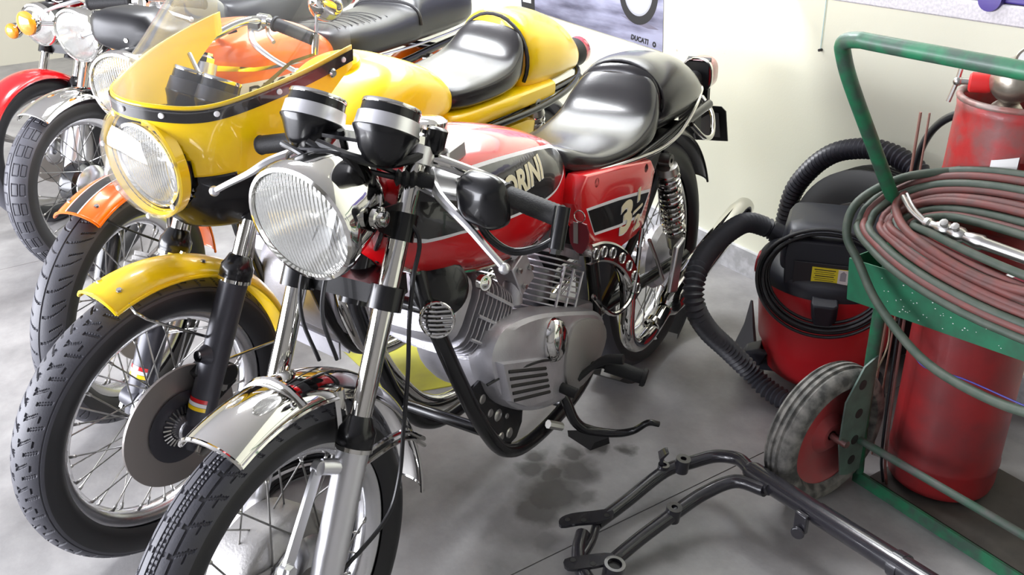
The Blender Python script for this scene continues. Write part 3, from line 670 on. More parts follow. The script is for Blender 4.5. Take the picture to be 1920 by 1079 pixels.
        for x, z in ((.55, .742), (.31, .698)): b.lathe([(0, 0), (0, .010), (.006, .010), (.006, 0)], (x, s*.143, z-.008), (0, s, 0), 12)
        pieces('panel_fixing', b, black, sp)
    for s in (1, -1): shock(B, (.135, s*.122, .652), (.050, s*.122, .375), .0265, 12)
    # tail
    TS = Matrix.Translation((.045, 0, 0))
    t_ = MB().cyl((-.30, 0, .735), (-.385, 0, .735), .024, 14); t_.box((-.36, 0, .66), (.05, .05, .14)); t_.prism([(-.40, -.035, .78), (-.40, -.035, .66), (-.42, -.035, .64), (-.42, -.035, .79)], (0, .07, 0)); t_.tube([(-.36, .0, .68), (-.40, 0, .60), (-.43, 0, .55)], .012, 8, n=3)
    build('tail_bracket', t_, blackm, B, T=TS)
    rings = []
    for x, k in ((-.405, .9), (-.407, 1), (-.455, 1.0), (-.468, .9)): rings.append([Vector((x-.05*0, .043*k*math.copysign(abs(math.cos(a))**.8, math.cos(a)), .742+(.046 if math.sin(a) > 0 else .046)*k*math.copysign(abs(math.sin(a))**.7, math.sin(a)))) for a in [2*PI*i/28 for i in range(28)]])
    tl = build('tail_light', MB().loft(rings), redlens, B, angle=50, T=TS); build('tail_light_rim', MB().loft([[Vector((x, p.y*k, .742+(p.z-.742)*k)) for p in rings[1]] for x, k in ((-.398, 1.0), (-.398, 1.08), (-.409, 1.08), (-.409, 1.0))], cap=False), chrome, tl, T=TS)
    pb = MB().prism([(-.455, -.055, .64), (-.462, .055, .64), (-.485, .062, .62), (-.515, .062, .52), (-.505, -.055, .515)], (-.006, 0, -.001)); po = build('plate_bracket', pb, blackm, B, T=TS)
    build('number_plate', MB().prism([(-.472, -.04, .617), (-.472, .045, .617), (-.497, .045, .535), (-.497, -.04, .535)], (.003, 0, .0008)), mat('dull_plate', (.12, .12, .13), .35), po, T=TS)
    # ---- engine
    eng = MB(); out = [(.885, .50), (.88, .42), (.82, .34), (.72, .285), (.60, .25), (.49, .28), (.455, .36), (.47, .41), (.56, .44), (.68, .465), (.77, .51), (.86, .555)]
    eng.loft([[Vector((.70+(x-.70)*k, y, .40+(z-.40)*k)) for x, z in smoothpoly(out, 3)] for y, k in ((-.105, .8), (-.095, .96), (-.08, 1), (.09, 1), (.095, .97))]); e = build('crankcase', eng, cast, B)
    cov = smoothpoly([(.948, .535), (.90, .565), (.80, .545), (.70, .505), (.60, .46), (.525, .42), (.495, .365), (.54, .305), (.64, .275), (.76, .305), (.85, .35), (.915, .41), (.945, .48)], 3)
    build('engine_cover', MB().loft([[Vector((.72+(x-.72)*k, y, .42+(z-.42)*k)) for x, z in cov] for y, k in ((.09, 1), (.125, 1), (.138, .975), (.145, .90), (.147, .6))]), cast, e, angle=30)
    dom = [Vector((.742+.034*math.cos(a), 0, .462+.044*math.sin(a))) for a in [2*PI*i/28 for i in range(28)]]
    build('chrome_cap', MB().loft([[Vector((.742+(p.x-.742)*k, y, .462+(p.z-.462)*k)) for p in dom] for y, k in ((.140, 1.12), (.152, 1.1), (.162, .98), (.168, .7), (.170, .1))]), chrome, e, angle=60)
    dk = smoothpoly([(.67, .455), (.60, .445), (.535, .405), (.515, .36), (.56, .31), (.63, .29), (.69, .315), (.705, .38)], 3)
    build('sprocket_cover', MB().loft([[Vector((.60+(x-.60)*k, y, .37+(z-.37)*k)) for x, z in dk] for y, k in ((.135, 1), (.152, .97), (.158, .85), (.160, .3))]), castd, e, angle=40)
    vp = [(.940, .515), (.775, .440), (.755, .395), (.765, .335), (.865, .375), (.92, .42)]
    vo = build('vent_cover', MB().loft([[Vector((.85+(x-.85)*k, y, .425+(z-.425)*k)) for x, z in vp] for y, k in ((.12, 1), (.150, 1), (.157, .96))]), cast, e, angle=25)
    for i in range(5):
        t = i/4; a0 = Vector((.922-.02*t*.6, .1575, .488-.070*t)); a1 = Vector((.790-.012*t, .1575, .424-.062*t)); 
        build('vent_slat', MB().loft([[p+Vector((0, 0, .004)), p+Vector((0, .002, 0)), p-Vector((0, 0, .004)), p-Vector((0, .003, 0))] for p in (a0, (a0+a1)/2, a1)]), engblk, vo)
    b = MB()
    for x, z in ((.775, .43), (.765, .345), (.93, .50), (.55, .47), (.505, .42), (.60, .285)): bolt(b, (x, .148 if x > .7 else .135, z), (0, 1, 0), .005, .006)
    pieces('cover_screw', b, steel, e)
    build('gasket_lead', MB().tube([(.955, .13, .47), (.90, .15, .475), (.82, .158, .455), (.765, .155, .43)], .003, 6, n=4), cable, e)
    def cylr(base, ax, pl, nf, sp, wd, hy, head):
        base, ax, pl = Vector(base), Vector(ax).normalized(), Vector(pl).normalized(); Y = Vector((0, 1, 0)); th = .0032
        core = MB().loft([[base+ax*s_+pl*(.05*math.cos(a))+Y*(.055*math.sin(a)) for a in [2*PI*i/20 for i in range(20)]] for s_ in (-.05, nf*sp)]); c = build('cylinder', core, cast, B)
        me = None
        for i in range(nf):
            k = 1-.12*abs(i/(nf-1)-.45); sh = [base+ax*(i*sp)+pl*(wd*k*math.copysign(abs(math.cos(a))**.45, math.cos(a)))+Y*(hy*k*math.copysign(abs(math.sin(a))**.45, math.sin(a))) for a in [2*PI*(j+.5)/24 for j in range(24)]]
            build('fin', MB().loft([sh, [p+ax*th for p in sh]]), cast, c, angle=30)
        hd = MB(); s0 = nf*sp
        hd.loft([[base+ax*(s0+q)+pl*(wd*k*math.copysign(abs(math.cos(a))**.5, math.cos(a)))+Y*(hy*k*math.copysign(abs(math.sin(a))**.5, math.sin(a))) for a in [2*PI*(j+.5)/24 for j in range(24)]] for q, k in ((0, .86), (head*.6, .84), (head, .72))])
        build('cylinder_head', hd, cast, c, angle=30)
        for jj in range(3):
            q = base+pl*(-.045+.045*jj)+Y*hy*.97; build('fin_rib', MB().cyl(q+ax*.01, q+ax*(nf*sp*.85), .0035, 6), cast, c)
        return c
    c1 = cylr((.848, 0, .530), (.78, 0, .62), (.62, 0, -.78), 10, .0140, .084, .115, .042)
    c2 = cylr((.632, 0, .430), (-.50, 0, .86), (.86, 0, .50), 12, .0122, .084, .105, .03)
    b = MB().lathe([(0, 0), (0, .014), (.012, .014), (.012, .007), (.014, 0)], (.925, .112, .665), (.2, 1, .1), 18); build('head_bolt', b, chrome, c1)
    b = MB().lathe([(-.03, .030), (0, .034), (.010, .034), (.012, .022)], (.505, .062, .565), (-.75, .55, -.1), 20); build('exhaust_flange', b, cast, c2)
    # carburettors
    cb = MB(); cb.box((.765, .075, .610), (.055, .05, .075), Matrix.Rotation(.4, 3, 'Y')); cb.lathe([(-.045, .018), (-.045, .024), (-.03, .024), (-.03, .019), (.04, .02), (.045, .026), (.052, .026)], (.755, .075, .640), (-.7, .0, .7), 18); cb.lathe([(0, .016), (.03, .016), (.034, .010), (.034, 0)], (.775, .08, .650), (.3, 0, .95), 14); cb.lathe([(-.02, .021), (.028, .021), (.030, .008)], (.775, .078, .575), (.2, 0, -1), 16)
    cbo = build('carburettor', cb, cast, B, mod='bevel'); b = MB()
    for p in ((.745, .102, .615), (.785, .102, .625), (.77, .102, .585)): bolt(b, p, (0, 1, 0), .005, .006)
    b.lathe([(0, .027), (.008, .027)], (.722, .075, .673), (-.7, 0, .7), 18); pieces('carburettor_screw', b, steel, cbo)
    build('intake_hose', MB().tube([(.72, .07, .672), (.69, .055, .695), (.65, .04, .70), (.60, .03, .68)], .026, 14, n=4), rubgrip, B)
    build('airbox', MB().loft([[Vector((x, y*1.0, z)) for y, z in ((-.07, .54), (.07, .54), (.08, .60), (.075, .70), (-.075, .70), (-.08, .60))] for x in (.40, .50, .60)]), engblk, B)
    build('battery_box', MB().box((.33, 0, .60), (.14, .15, .14)), engblk, B, mod='bevel')
    build('inner_mudguard', MB().lathe([(-.06, .35), (-.05, .362), (.05, .362), (.06, .35)], (0, 0, .325), (0, 1, 0), 20, a0=-2.3, a1=-.6), engblk, B)
    # horn
    h = build('horn', MB().lathe([(-.03, 0), (-.03, .045), (-.012, .052), (.004, .052), (.012, .044), (.016, .02), (.016, 0)], (1.015, .090, .690), (.45, .80, .35), 32), black, B)
    g0 = Vector((1.058, .112, .652)); gx = Vector((.80, .55, .12)).normalized(); gu = Vector((-.1, .0, 1)); gu = (gu-gx*gu.dot(gx)).normalized(); gv = gx.cross(gu)
    build('horn_ring', MB().tube([g0+gu*.031*math.cos(2*PI*i/24)+gv*.028*math.sin(2*PI*i/24) for i in range(24)], .0028, 8, n=1, closed=True), chrome, h)
    for i in range(-3, 4):
        z = i*.0080; w_ = .027*math.sqrt(max(.05, 1-(z/.031)**2)); build('horn_slat', MB().tube([g0+gu*z-gv*w_, g0+gu*z+gx*.004, g0+gu*z+gv*w_], .0026, 6, n=1), chrome, h)
    # drilled mounting plate
    pl = smoothpoly([(.975, .46), (.90, .455), (.855, .415), (.80, .325), (.83, .265), (.90, .275), (.94, .33), (.98, .41)], 2)
    po = build('engine_plate', MB().prism([(x, .098, z) for x, z in pl], (0, .006, 0)), black, B)
    for x, z, r_ in ((.937, .42, .010), (.885, .405, .011), (.915, .375, .009), (.89, .355, .013), (.86, .335, .006), (.845, .375, .010), (.855, .29, .012), (.885, .30, .010)): build('hole_disc', MB().lathe([(0, 0), (0, r_), (.002, r_*.8), (.002, 0)], (x, .104, z), (0, 1, 0), 16), steel, po)  # bright steel discs put in for drilled holes showing the light floor behind
    # exhaust
    ex = MB().tube([(.515, .070, .560), (.525, .115, .570), (.495, .140, .553), (.44, .145, .508), (.405, .145, .455), (.395, .146, .395), (.405, .148, .335), (.395, .150, .285), (.35, .152, .252), (.28, .154, .252), (.20, .155, .275), (.10, .16, .295)], .0185, 16, n=6); ep = build('exhaust_pipe', ex, chrome, B)
    mu = MB().lathe([(0, .019), (.02, .032), (.06, .036), (.50, .036), (.55, .028), (.56, .022), (.50, .02)], (.20, .155, .278), (-.97, .03, .17), 28); build('muffler', mu, chrome, B)
    cl = MB().lathe([(0, .020), (0, .024), (.018, .024), (.018, .020)], (.27, .15, .261), (-.97, .03, .17), 20); bolt(cl, (.262, .155, .237), (0, .5, -1), .006, .014); build('pipe_clamp', cl, chrome, ep)
    # perforated heat shield following the bend
    path = catmull([(.590, .158, .590), (.545, .162, .580), (.490, .164, .552), (.435, .164, .508), (.395, .164, .455), (.375, .164, .400)], 10); vs = []; hs_ = MB(); hw_ = .022
    nP = len(path); holes = [(k+.5)*(nP-1)/7 for k in range(7)]
    rings = []
    for i, p in enumerate(path):
        t = (path[min(i+1, nP-1)]-path[max(i-1, 0)]).normalized(); nrm = Vector((0, 1, 0)); sd = t.cross(nrm).normalized(); rings.append([p+sd*(hw_*c_)+nrm*o_ for c_, o_ in ((-1, -.014), (-1, -.003), (-.8, 0), (.8, 0), (1, -.003), (1, -.014), (.97, -.014), (.96, -.005), (.78, -.0022), (-.78, -.0022), (-.96, -.005), (-.97, -.014))])
    hso = build('heat_shield', MB().loft(rings), chrome, B, angle=30)
    for h_ in holes:
        i = int(h_); p = path[i]; q = MB().lathe([(.0004, 0), (.0004, .0105)], p, (0, 1, 0), 18); build('shield_hole', q, engblk, hso); build('hole_rim', MB().lathe([(0, .0105), (.003, .0118), (0, .013)], p, (0, 1, 0), 18), chrome, hso)
    rp = MB().tube([(.93, -.06, .56), (.955, -.13, .53), (.935, -.155, .47), (.915, -.16, .42), (.88, -.155, .35), (.82, -.15, .27), (.72, -.15, .215), (.55, -.15, .205), (.30, -.155, .24), (.0, -.165, .30), (-.25, -.17, .35)], .0185, 14, n=5); build('exhaust_pipe', rp, chrome, B)
    # controls and stands
    pg = MB().lathe([(0, .010), (.004, .012), (.004, .0175), (.085, .0165), (.085, .0215), (.093, .0215), (.096, .018), (.096, 0)], (.592, .185, .335), (-.28, .92, -.27), 10); po = build('footpeg', pg, rubgrip, B)
    build('footpeg_mount', MB().tube([(.60, .10, .30), (.605, .15, .325), (.592, .185, .335)], .010, 10, n=4), black, B)
    build('gear_pedal', MB().tube([(.66, .155, .325), (.63, .175, .345), (.61, .20, .36), (.60, .235, .365)], [.007, .007, .011, .0115], 10, n=4), rubgrip, B)
    ss = MB().tube([(.70, .115, .335), (.69, .14, .29), (.685, .16, .235), (.665, .185, .205), (.635, .235, .195), (.62, .27, .205), (.625, .305, .24), (.612, .325, .235)], [.010, .011, .012, .012, .009, .008, .007, .0065], 10, n=5); ss.prism([(.70, .15, .215), (.655, .20, .205), (.65, .225, .190), (.675, .19, .175)], (.004, .004, -.012)); build('stand_lever', ss, black, B)
    pr_ = MB().lathe([(0, 0), (0, .012), (.05, .012), (.05, 0)], (.715, .13, .335), (-.15, .97, -.25), 10); build('shift_rubber', pr_, rubgrip, B)
    b = MB(); bolt(b, (.718, .125, .336), (.1, -1, .2), .008, .006); b.tube([(.73, .12, .24), (.70, .135, .22)], .010, 8, n=1); pieces('stand_bolt', b, steel, B)
    build('shift_rod', MB().tube([(.565, .15, .475), (.54, .158, .44), (.50, .165, .41), (.44, .168, .41), (.40, .165, .44), (.355, .155, .51), (.33, .15, .55)], .0055, 8, n=5), chrome, B)
    build('rear_brake_rod', MB().tube([(.30, .155, .51), (.24, .15, .43), (.20, .15, .36)], .005, 8, n=3), steel, B)
    ar = MB().loft([[Vector((x, y, z)) for x, y, z in r_] for r_ in ([(.145, .15, .43), (.095, .15, .44), (.095, .165, .44), (.145, .165, .43)], [(.205, .16, .33), (.155, .16, .31), (.155, .172, .31), (.205, .172, .33)])]); build('muffler_bracket', ar, brush, B, mod='bevel')
    hubm = MB().lathe([(0, .0), (0, .085), (.02, .09), (.035, .08), (.04, .02), (.04, 0)], (0, .03, .325), (0, 1, 0), 30); build('rear_brake_drum', hubm, cast, B)
    return B
red_bike()
# key hanging at the side of the red machine
k = MB().tube([(0, .012*math.cos(2*PI*i/16), .012*math.sin(2*PI*i/16)) for i in range(16)], .0013, 6, n=1, closed=True)
kr = thing('key_fob', 'dark red key fob hanging from a ring between the tank and the seat side panel', 'key', (-1.300, .935, .712), (0, 0, 5.16))
build('ring', k, chrome, kr)
build('fob', MB().loft([[Vector((x, y, z)) for y, z in smoothpoly([(-.018, -.018), (.016, -.014), (.020, -.05), (.006, -.078), (-.014, -.070), (-.022, -.045)], 2)] for x in (-.002, .002)]), mat('dark_red_leather', (.16, .01, .02), .4), kr)
build('key', MB().box((.004, -.006, -.034), (.0018, .010, .045)), steel, kr)

# ================================================================== YELLOW motorcycle with fairing
def simple_engine(B, x0=.44, x1=.98, m=cast, lean=(.25, 0, .97), base=(.74, 0, .46), nf=9, wd=.085):
    out = smoothpoly([(x1, .46), (x1-.03, .34), (.84, .275), (.66, .255), (.50, .28), (x0, .38), (x0+.03, .48), (.62, .53), (.82, .55), (.93, .54)], 3)
    e = build('crankcase', MB().loft([[Vector((.70+(x-.70)*k, y, .40+(z-.40)*k)) for x, z in out] for y, k in ((-.13, .75), (-.12, .93), (-.09, 1), (.09, 1), (.12, .93), (.13, .75))]), m, B)
    for i in range(9):
        x = .64+i*.034; build('sump_fin', MB().box((x, 0, .262), (.006, .17, .05)), m, e)
    b = MB().lathe([(0, .06), (.012, .06), (.018, .045), (.02, 0)], (.84, .125, .42), (0, 1, 0), 24); build('timing_cover', b, m, e)
    for sx, sz in ((.90, .36), (.78, .34), (.92, .46), (.76, .50)): bb_ = MB(); bolt(bb_, (sx, .122, sz), (0, 1, 0), .006, .006); build('case_bolt', bb_, steel, e)
    ax = Vector(lean).normalized(); pl = Vector((ax.z, 0, -ax.x)); Y = Vector((0, 1, 0)); base = Vector(base)
    c = build('cylinder', MB().loft([[base+ax*s_+pl*(.05*math.cos(a))+Y*(.055*math.sin(a)) for a in [2*PI*i/20 for i in range(20)]] for s_ in (-.02, nf*.014+.04)]), m, B)
    for i in range(nf+3):
        sh = [base+ax*(.03+i*.014)+pl*(wd*math.copysign(abs(math.cos(a))**.5, math.cos(a)))+Y*(wd*math.copysign(abs(math.sin(a))**.5, math.sin(a))) for a in [2*PI*(j+.5)/20 for j in range(20)]]
        build('fin', MB().loft([sh, [p+ax*.004 for p in sh]]), m, c, angle=30)
def yellow_bike():
    B = bike('motorcycle', 'yellow cafe racer with half fairing, clear windscreen, front disc brake and yellow seat hump', -2.35, 1.378, R(295.6), R(-6.3))
    T = steerM(1.36, R(-.6)); A = (1.365, 0, .312); fl = lambda z: 1.352-.47*(z-.31)
    tyre(B, A, .316, .050, .043, pat_slots, T, 960)
    w = wheel(B, A, T, .243, hubr=.05, n=40)
    d = MB().lathe([(.056, .062), (.056, .137), (.062, .137), (.062, .062)], A, (0, 1, 0), 64, close=True); do = build('brake_disc', d, disc, w, T=T)
    build('disc_carrier', MB().lathe([(.045, .02), (.050, .075), (.066, .082), (.066, .060), (.060, .045), (.060, .02)], A, (0, 1, 0), 48), dkgrey, w, T=T)
    for i in range(26):
        a = 2*PI*i/26; p = Vector((A[0]+.030*math.cos(a), .066, A[2]+.030*math.sin(a))); q = Vector((A[0]+.046*math.cos(a), .062, A[2]+.046*math.sin(a))); build('hub_rib', MB().cyl(p, q, .0022, 5), steel, w, T=T)
    build('hub_boss', MB().lathe([(.05, .03), (.085, .026), (.09, .012), (.09, 0)], A, (0, 1, 0), 20), alu, w, T=T)
    fork(B, fl, .093, T, (.30, .628, .74, .86), chrome, dkgrey, rs=.0285)
    for s in (1, -1):
        k = MB(); k.lathe([(-.022, 0), (-.022, .024), (.022, .024), (.022, 0)], (A[0]-.004, s*.095, A[2]-.002), (0, 1, 0), 20); k.cyl((fl(.36), s*.093, .36), (fl(.31), s*.093, .31), .024, 16); k.lathe([(0, .022), (.012, .014), (.022, .012)], (fl(.47)+.028, s*.093, .47), (.9, 0, .3), 12); pieces('axle_clamp', k, dkgrey, B, T=T)
        b = MB(); bolt(b, (A[0]+.002, s*.118, A[2]-.03), (0, s, 0), .014, .012); build('axle_nut', b, chrome, B, T=T)
        for zz, mt in ((.372, red), (.364, white), (.356, yellow)):
            build('fork_sticker', MB().lathe([(-.004, .0291), (.004, .0291)], (fl(zz), s*.093, zz), (-.47, 0, 1), 20, a0=.3, a1=2.6), mt, B, T=T)
    ca = MB().box((1.285, .075, .40), (.06, .05, .085), Matrix.Rotation(.4, 3, 'Y')); ca.cyl((1.27, .06, .41), (1.27, .115, .41), .024, 16); co = build('brake_caliper', ca, black, B, T=T, mod='bevel')
    b = MB(); bolt(b, (1.285, .103, .385), (0, 1, 0), .009, .008); build('caliper_bolt', b, steel, co, T=T)
    build('brake_hose', MB().tube([(1.262, .10, .44), (1.25, .10, .47), (1.235, .085, .50), (1.22, .10, .53), (1.20, .10, .58), (1.17, .10, .64), (1.13, .09, .76)], .004, 8, n=5), steel, B, T=T)
    f = fender(B, A, .352, .056, 74, 176, yellow, T, dep=.026, bead=True)
    st = MB()
    for s in (1, -1): st.tube([(A[0]+.06, s*.052, A[2]+.322), (A[0]+.045, s*.075, A[2]+.29), (fl(.49), s*.088, .485)], .0032, 8, n=3); st.tube([(A[0]-.33, s*.05, A[2]+.05), (fl(.46)-.02, s*.088, .43)], .0032, 8, n=1)
    pieces('fender_stay', st, chrome, f, T=T)
    for a, y in ((80, .03), (80, -.03), (112, .03), (112, -.03)):
        b = MB(); bolt(b, (A[0]+.347*math.cos(R(a)), y, A[2]+.347*math.sin(R(a))), (math.cos(R(a)), 0, math.sin(R(a))), .0055, .004); build('fender_bolt', b, chrome, f, T=T)
    headlight(B, (1.300, 0, .858), (1, 0, -.10), .082, T, .13, black, chrome)
    for s in (1, -1): gauge(B, (1.135, s*.040-.012, .985), (-.45, 0, .89), .038, T, h=.095, band=dkgrey)
    # fairing
    wd, xb = .188, .945
    def outl(a, xn, w_=wd, xb_=None):
        ph = a*PI/2; xb2 = xb if xb_ is None else xb_; return xb2+(xn-xb2)*math.copysign(abs(math.cos(ph))**.85, math.cos(ph)), w_*math.sin(ph)
    ztop = lambda a: .992+.055*abs(a)**3-.010*math.exp(-((abs(a)-.45)/.2)**2)
    def zbot(a):
        a = abs(a)
        if a < .62: return .715
        if a < .80: return .715+.155*((a-.62)/.18)**1.3
        return .870+.135*((a-.80)/.20)**.8
    def fp(a, v):
        z = ztop(a)+(zbot(a)-ztop(a))*v; dz = .95-z; k = max(0, (.86-z)/.145); xn = 1.335-.12*max(0, dz)*dz*6-.02*max(0, z-.95)*4-.05*k*k; ww = (wd-.010*max(0, dz)*5)*(1-.30*k*k)
        x, y = outl(a, xn, ww); return Vector((x, y, z))
    na, nv = 97, 41; vs = [fp(-1+2*i/(na-1), j/(nv-1)) for i in range(na) for j in range(nv)]
    fs = []; fb = []
    for i in range(na-1):
        for j in range(nv-1):
            q = (i*nv+j, (i+1)*nv+j, (i+1)*nv+j+1, i*nv+j+1); c = sum((vs[k] for k in q), Vector())/4
            if c.x > 1.2 and (c.y/.098)**2+((c.z-.862)/.098)**2 < 1: continue
            (fb if c.z < .850 else fs).append(q)
    fm = MB(); fm.add(vs, fs); fa = build('fairing', fm, yellow, B, T=T, angle=60)
    so = fa.modifiers.new('s', 'SOLIDIFY'); so.thickness = .003; so.offset = -1
    # ring round the lamp opening
    hc = Vector((1.328, 0, .862))
    rg = MB().lathe([(-.026, .094), (-.014, .099), (-.010, .103), (-.014, .107), (-.034, .106)], hc, (1, 0, -.05), 56); build('lamp_surround', rg, yellow, fa, T=T)
    build('headlight_bubble', MB().lathe([(-.012, .104), (-.004, .100), (.010, .088), (.021, .066), (.027, .036), (.028, 0)], hc, (1, 0, -.05), 56), bubblem, fa, T=T)
    build('bubble_rim', MB().lathe([(-.014, .106), (-.009, .108), (-.005, .104), (-.009, .100)], hc, (1, 0, -.05), 56), white if False else screenm, fa, T=T)
    for k in range(7):
        a = 2*PI*(k+.3)/7; b = MB().lathe([(0, .0055), (.003, .0045), (.004, 0)], hc+Vector((-.006, .101*math.cos(a), .101*math.sin(a))), (1, 0, 0), 10); build('screw', b, white, fa, T=T)
    # black belly
    bo = build('fairing_belly', MB().add(vs, fb), black, fa, T=T, angle=60); sb = bo.modifiers.new('s', 'SOLIDIFY'); sb.thickness = .003; sb.offset = -1
    build('lamp_bowl', MB().lathe([(-.020, .096), (-.06, .094), (-.10, .088), (-.13, .06), (-.135, 0)], hc, (1, 0, -.05), 48), black, fa, T=T)
    # trim band, screws and screen
    band = lambda off, d1, d2: MB().grid(lambda u, v: (lambda a: fp(a, 0)+Vector((math.cos(a*PI/2)*.6, math.sin(a*PI/2), 0)).normalized()*off+Vector((0, 0, -(d1+(d2-d1)*v))))(-1+2*u), 81, 4)
    build('screen_trim', band(.003, .007, .030), tankblk, fa, T=T)
    for k in range(9):
        a = -.97+1.94*k/8; p = fp(a, 0)+Vector((math.cos(a*PI/2)*.6, math.sin(a*PI/2), 0)).normalized()*.0035+Vector((0, 0, -.018)); n_ = Vector((math.cos(a*PI/2)*.6, math.sin(a*PI/2), 0)); b = MB().lathe([(0, .0055), (.0025, .0048), (.0035, 0)], p, n_, 12); build('screw', b, white, fa, T=T)
    def spt(u, v):
        a = -1+2*u; p = fp(a, 0); h = .235-.05*abs(a)**4; z = p.z-.012+h*v; xn = 1.334-.225*v-.09*v*v; x, y = outl(a, xn, wd-.022*v, xb+.004-.01*v); return Vector((x+.0028*math.cos(a*PI/2), y+.0028*math.sin(a*PI/2), z))
    so_ = build('windscreen', MB().grid(spt, 73, 17), screenm, B, T=T, angle=80)
    build('windscreen_edge', MB().tube([spt(i/36, 1) for i in range(37)], .0016, 6, n=1), screenm, so_, T=T)
    for s in (1, -1):
        b = MB().lathe([(0, .009), (.003, .009), (.006, .006), (.006, 0)], fp(s*.93, .45)+Vector((0, s*.002, 0)), (0, s, 0), 16); build('fairing_bolt', b, chrome, fa, T=T)
    build('fairing_stay', MB().tube([(1.06, -.155, .985), (1.11, -.05, .94), (1.12, .06, .90)], .005, 8, n=1), steel, B, T=T)
    build('fairing_stay', MB().tube([(1.06, .160, .985), (1.10, .08, .94), (1.12, .04, .90)], .005, 8, n=1), steel, B, T=T)
    for s in (1, -1):
        build('handlebar', MB().tube([(1.07, s*.09, .85), (1.03, s*.15, .852), (.98, s*.26, .845)], .011, 10, n=3), chrome, B, T=T); grip(B, (1.0, s*.215, .848), (.96, s*.31, .842), T)
    # body
    frame_tubes(B); rear_wheel(B, I4, .32, None, .052); simple_engine(B)
    rf = fender(B, (0, 0, .32), .365, .060, 50, 158, black, I4, dep=.03, name='rear_mudguard')
    build('mudguard_stripe', MB().grid(lambda u, v: Vector((.3665*math.cos(R(95+62*u)), -.004+.012*v, .32+.3665*math.sin(R(95+62*u)))), 30, 2), yellow, rf)
    mb, side = loftx([(1.08, .02, .80, .77), (1.07, .07, .815, .762), (1.02, .09, .812, .750), (.95, .113, .840, .744), (.87, .132, .880, .740), (.78, .147, .926, .738), (.71, .148, .940, .738), (.64, .143, .930, .742), (.55, .126, .893, .750), (.49, .105, .845, .757), (.467, .075, .81, .765), (.462, .02, .79, .775)], 3.1, 40)
    tk = build('fuel_tank', mb, yellow, B, angle=60)
    build('fuel_cap', MB().lathe([(-.01, .035), (.012, .035), (.018, .028), (.02, 0)], (.76, 0, .930), (.25, 0, 1), 24), yellow, tk)
    for s in (1, -1): build('tank_stripe', poly_mb([(1.05, .90), (.88, .955), (.80, .955), (.80, .948), (.88, .946), (1.05, .885)], lambda a, b, d: (a, s*side(a, b, .001), b), 3), tankblk, tk)
    sm, _ = loftx([(.515, .04, .82, .785), (.50, .095, .832, .770), (.44, .120, .836, .760), (.34, .128, .838, .755), (.25, .128, .850, .755), (.20, .122, .875, .758), (.165, .112, .91, .765), (.145, .09, .925, .77), (.135, .04, .915, .80)], 3.4, 40)
    build('seat', sm, leather, B, angle=70)
    hm, hs = loftx([(.155, .06, .93, .735), (.15, .108, .945, .72), (.11, .126, .952, .712), (.03, .128, .944, .705), (-.06, .122, .915, .702), (-.15, .104, .868, .702), (-.23, .078, .810, .705), (-.275, .045, .765, .712), (-.285, .01, .745, .72)], 2.4, 40)
    hu = build('seat_hump', hm, yellow, B, angle=70)
    bs, _ = loftx([(.50, .06, .765, .72), (.49, .118, .768, .705), (.30, .130, .762, .70), (.10, .132, .755, .695), (.0, .13, .75, .695)], 5, 24); build('seat_base', bs, yellow, hu)
    arch = [Vector((.150, .118*math.cos(a), .82+.122*math.sin(a))) for a in [PI*i/16 for i in range(-2, 19)]]; build('seat_piping', MB().tube(arch, .006, 8, n=1), leather, hu)
    ed = MB()
    for s in (1, -1): ed.tube([(.50, s*.115, .702), (.30, s*.136, .698), (.10, s*.140, .694), (-.06, s*.128, .698), (-.18, s*.10, .702), (-.27, s*.055, .708), (-.295, 0, .71)], .010, 10, n=4)
    build('seat_edging', ed, black, B)
    for s in (1, -1):
        P = [(.50, .675), (.47, .69), (.15, .672), (.11, .66), (.115, .62), (.15, .59), (.30, .54), (.44, .53), (.49, .58)]
        sp = build('side_panel', MB().loft([[Vector((.32+(x-.32)*k, s*y, .62+(z-.62)*k)) for x, z in P] for y, k in ((.10, 1), (.126, 1), (.136, .96), (.139, .88))]), yellow, B, angle=35)
        shock(B, (.098, s*.118, .700), (.03, s*.118, .40), .026, 11)
    tl = build('tail_light', MB().lathe([(.0, 0), (0, .040), (.018, .045), (.050, .045), (.062, .036), (.066, 0)], (-.325, 0, .735), (-1, 0, .05), 28), redlens, B)
    build('tail_light_housing', MB().lathe([(-.05, 0), (-.05, .025), (-.01, .043), (.022, .047), (.022, .042)], (-.325, 0, .735), (-1, 0, .05), 28), blackm, tl)
    build('exhaust_pipe', MB().tube([(.80, .05, .60), (.90, .10, .58), (.95, .13, .50), (.93, .14, .38), (.85, .145, .26), (.65, .15, .235), (.35, .155, .25), (.1, .16, .29)], .019, 12, n=5), chrome, B)
    build('muffler', MB().lathe([(0, .02), (.03, .035), (.45, .037), (.5, .024)], (.15, .16, .282), (-.98, 0, .15), 20), chrome, B)
    return B
yellow_bike()

